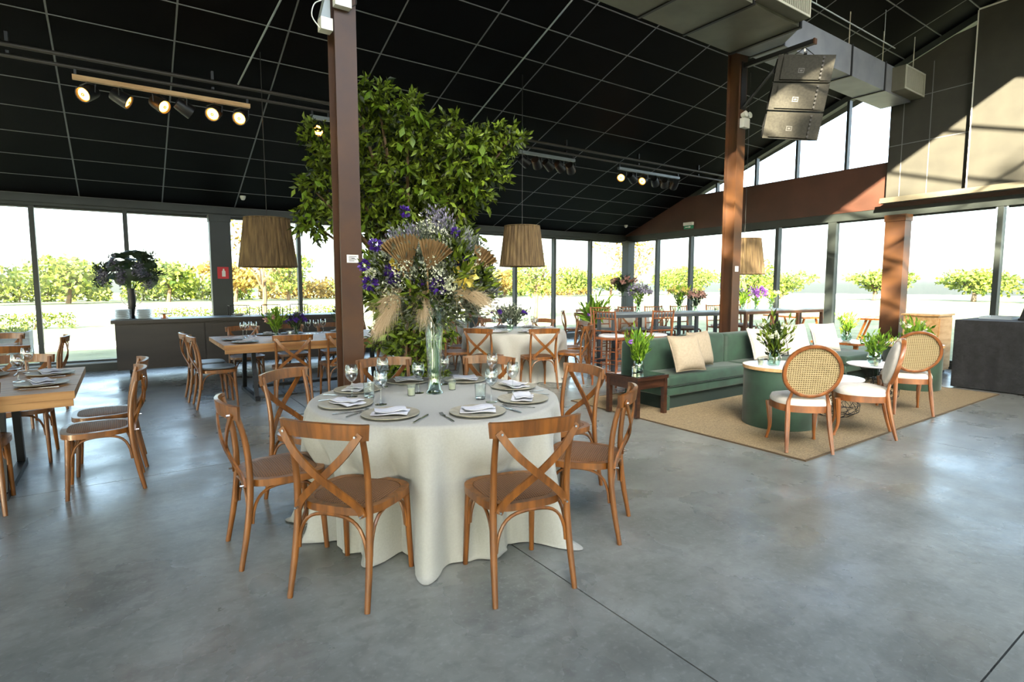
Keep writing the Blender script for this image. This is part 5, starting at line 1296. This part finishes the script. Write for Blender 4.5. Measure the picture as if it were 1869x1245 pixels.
t = thing('ceiling_conduit', 'pale conduit hung above the narrow air duct', 'pipe', (9.2, 4.2, 5.32)); MB().cyl((-1.9, 0, 0), (1.3, 0, 0), .009, .009, 6).build('pipe', 'sill_grey', t)
for x in (-1.2, .9): MB().cyl((x, 0, 0), (x, 0, ceil_z(4.2) - 5.32 - .003), .005, .005, 5).build('hanger', 'sill_grey', t)

# loudspeaker array on its bracket
t = thing('speaker_bracket', 'black steel bracket arm reaching out from the rust column', 'bracket', (7.515, 4.93, 0))
MB().b(-.03, .03, -.98, .018, 4.60, 4.66).build('arm', 'black_metal', t); MB().b(-.032, .032, -1.0, -.981, 4.595, 4.665).build('end_cap', 'steel_brown', t)
MB().tube([(0, .0, 4.06), (0, -.62, 4.60)], .024, 6).build('strut', 'black_metal', t); MB().b(-.06, .06, .005, .019, 4.02, 4.68).build('plate', 'black_metal', t)
MB().cyl((0, -.86, 4.5), (0, -.86, 4.599), .012, .012, 8).build('shackle', 'white_plastic', t)
def speaker(loc, rz, pitch, lab, roll=R(9)):
    t = thing('loudspeaker', lab, 'loudspeaker', loc, rz); q = Matrix.Rotation(roll, 4, 'Y') @ Matrix.Rotation(pitch, 4, 'X')
    # front looks along -Y of the box; trapezoid sides
    w1, w2, d, h_ = .33, .25, .4, .33
    m = MB().add([(-w1, -.2, 0), (w1, -.2, 0), (w2, .2, .03), (-w2, .2, .03), (-w1, -.2, h_), (w1, -.2, h_), (w2, .2, h_ - .03), (-w2, .2, h_ - .03)], [(0, 3, 2, 1), (4, 5, 6, 7), (0, 1, 5, 4), (1, 2, 6, 5), (2, 3, 7, 6), (3, 0, 4, 7)]).xf(q)
    m.build('cabinet', 'speaker_grey', t)
    MB().b(-.26, .19, -.222, -.201, .02, .31).xf(q).build('grille', 'speaker_grey', t)
    MB().add([(.2, -.225, .015), (.32, -.202, .015), (.32, -.202, .315), (.2, -.225, .315), (.2, -.203, .015), (.2, -.203, .315)], [(0, 1, 2, 3), (0, 3, 5, 4)]).xf(q).build('side_fin', 'speaker_grey', t)
    c = MB()
    for k in range(6): c.b(.19, .212, -.232, -.222, .03 + k * .05, .055 + k * .05)
    c.xf(q).build('louvre', 'cord_black', t)['kind'] = 'stuff'
    MB().ring([(-.035, -.03), (.035, -.03), (.035, .03), (-.035, .03)], [(-.026, -.021), (.026, -.021), (.026, .021), (-.026, .021)], 0, .004).xf(q @ Matrix.Translation((-.03, -.222, .13)) @ Matrix.Rotation(PI / 2, 4, 'X')).build('badge', 'speaker_dark', t)
    MB().b(-.045, -.015, -.2255, -.2225, .12, .14).xf(q).build('badge_mark', 'speaker_dark', t)
    MB().tube([(-w1 - .006, -.1, .02), (-w1 - .02, -.12, .16), (-w1 - .006, -.1, .31)], .012, 6).xf(q).build('rigging', 'black_metal', t)
SPR = R(-58)
for k, lab in enumerate(('top', 'middle', 'lowest')):
    d = Matrix.Rotation(SPR, 3, 'Z') @ Vector((-math.sin(R(9)) * .338 * (k + 1), .012 * k * k, -math.cos(R(9)) * .338 * (k + 1)))
    speaker(Vector((7.48, 4.03, 4.42)) + d, SPR, R(4 * k), lab + ' loudspeaker of the grey hanging stack on the rust column')
t = thing('rigging_frame', 'black rigging frame between the bracket and the speaker stack', 'frame', (7.5, 4.06, 4.43)); MB().b(-.2, .2, -.02, .02, 0, .03).b(-.02, .02, -.15, .15, .031, .055).xf(Matrix.Rotation(SPR, 4, 'Z')).build('frame', 'black_metal', t); MB().tube([(-.15, .1, .03), (0, 0, .16), (.12, -.1, .03)], .006, 5).build('sling', 'black_metal', t)

# emergency lamps, cameras, signs
def emergency(loc, rz, lab):
    t = thing('emergency_light', lab, 'lamp', loc, rz); MB().b(-.07, .07, -.07, 0, 0, .13).build('housing', 'white_plastic', t)
    for s in (-1, 1):
        MB().lathe([(0, 0), (.035, 0), (.045, .07), (.03, .08), (0, .08)], 14).xf(Matrix.Translation((.05 * s, -.02, .17)) @ Matrix.Rotation(R(80), 4, 'X')).build('lamp_head', 'white_plastic', t, True)
        MB().cyl((.05 * s, -.03, .13), (.05 * s, -.03, .18), .012, .012, 8).build('neck', 'white_plastic', t)
    MB().tube(smoothpath([(.06, -.03, .02), (.12, -.04, .06), (.11, -.03, .14), (.06, -.02, .17)], 4), .005, 5).build('cable', 'cord_black', t)
emergency((7.53, 4.948, 3.76), 0, 'white twin-head emergency light on the rust column'); emergency((1.66, 4.948, 3.84), 0, 'white twin-head emergency light high on the brown column')
t = thing('emergency_light', 'white emergency floodlight with a wire guard on the side of the brown column', 'lamp', (1.598, 5.03, 3.66)); MB().b(-.1, 0, -.05, .05, 0, .1).build('housing', 'white_plastic', t)
MB().add([(-.02, -.05, .101), (-.1, -.05, .101), (-.06, -.05, .26), (-.02, -.05, .26), (-.02, .05, .101), (-.1, .05, .101), (-.06, .05, .26), (-.02, .05, .26)], [(0, 1, 2, 3), (7, 6, 5, 4), (0, 4, 5, 1), (1, 5, 6, 2), (2, 6, 7, 3), (3, 7, 4, 0)]).build('lamp_head', 'sill_grey', t); MB().tube(smoothpath([(-.1, 0, .02), (-.16, 0, .1), (-.14, 0, .2), (-.08, 0, .25)], 4), .005, 5).build('cable', 'white_plastic', t)
def notice(loc, w, h_, lab, n=4, cat='sign', rz=0):
    t = thing('wall_notice', lab, cat, loc, rz); MB().b(-w / 2, w / 2, -.004, 0, -h_ / 2, h_ / 2).build('board', 'white_plastic', t)
    k = MB()
    for i in range(n): z = h_ * (.28 - .56 * i / max(1, n - 1)); k.b(-w * .34, w * (.34 - .2 * (i % 2)), -.0052, -.004, z - h_ * .035, z + h_ * .035)
    k.b(-w * .1, w * .2, -.0052, -.004, h_ * .02, h_ * .1); k.build('print', 'sign_ink', t)
notice((1.705, 4.949, 1.725), .105, .07, 'small white printed notice on the brown column'); notice((7.515, 4.949, 1.73), .08, .08, 'small white square notice on the rust column', 2)
t = thing('extinguisher_sign', 'red fire-extinguisher sign with white pictogram on the wide dark post', 'sign', (1.57, 11.769, 1.72)); MB().b(-.095, .095, -.006, 0, -.11, .11).build('board', 'sign_red', t)
MB().prism([(-.03, -.07), (.03, -.07), (.03, .03), (.012, .05), (.012, .075), (-.012, .075), (-.012, .05), (-.03, .03)], 0, .002).xf(Matrix.Translation((.01, -.006, 0)) @ Matrix.Rotation(PI / 2, 4, 'X')).build('pictogram', 'white_plastic', t)
t = rwthing('exit_sign', 'green and white exit sign under the red beam', 'sign', 2.52, -.075, 2.97); MB().b(-.15, .15, -.04, 0, 0, .09).build('board', 'sign_green', t); MB().b(-.15, .15, -.07, 0, .091, .17).build('lamp_housing', 'white_plastic', t)
a = MB().prism([(-.1, -.01), (.02, -.01), (.02, -.03), (.09, 0), (.02, .03), (.02, .01), (-.1, .01)], 0, .002); a.xf(Matrix.Translation((0, -.04, .045)) @ Matrix.Rotation(PI / 2, 4, 'X')).build('arrow', 'white_plastic', t)
def cctv(loc, lab):
    t = thing('security_camera', lab, 'camera', loc); MB().lathe([(0, 0), (.05, 0), (.05, .03), (0, .03)], 16).build('base', 'white_plastic', t, True); MB().lathe([(0, -.05), (.025, -.045), (.042, -.02), (.045, -.001), (0, -.001)], 16).build('dome', 'white_plastic', t, True)
cctv((1.93, 11.55, ceil_z(11.55) - .035), 'white dome camera under the ceiling above the wide post'); cctv((11.9, 11.4, ceil_z(11.4) - .035), 'white dome camera under the ceiling in the corner')
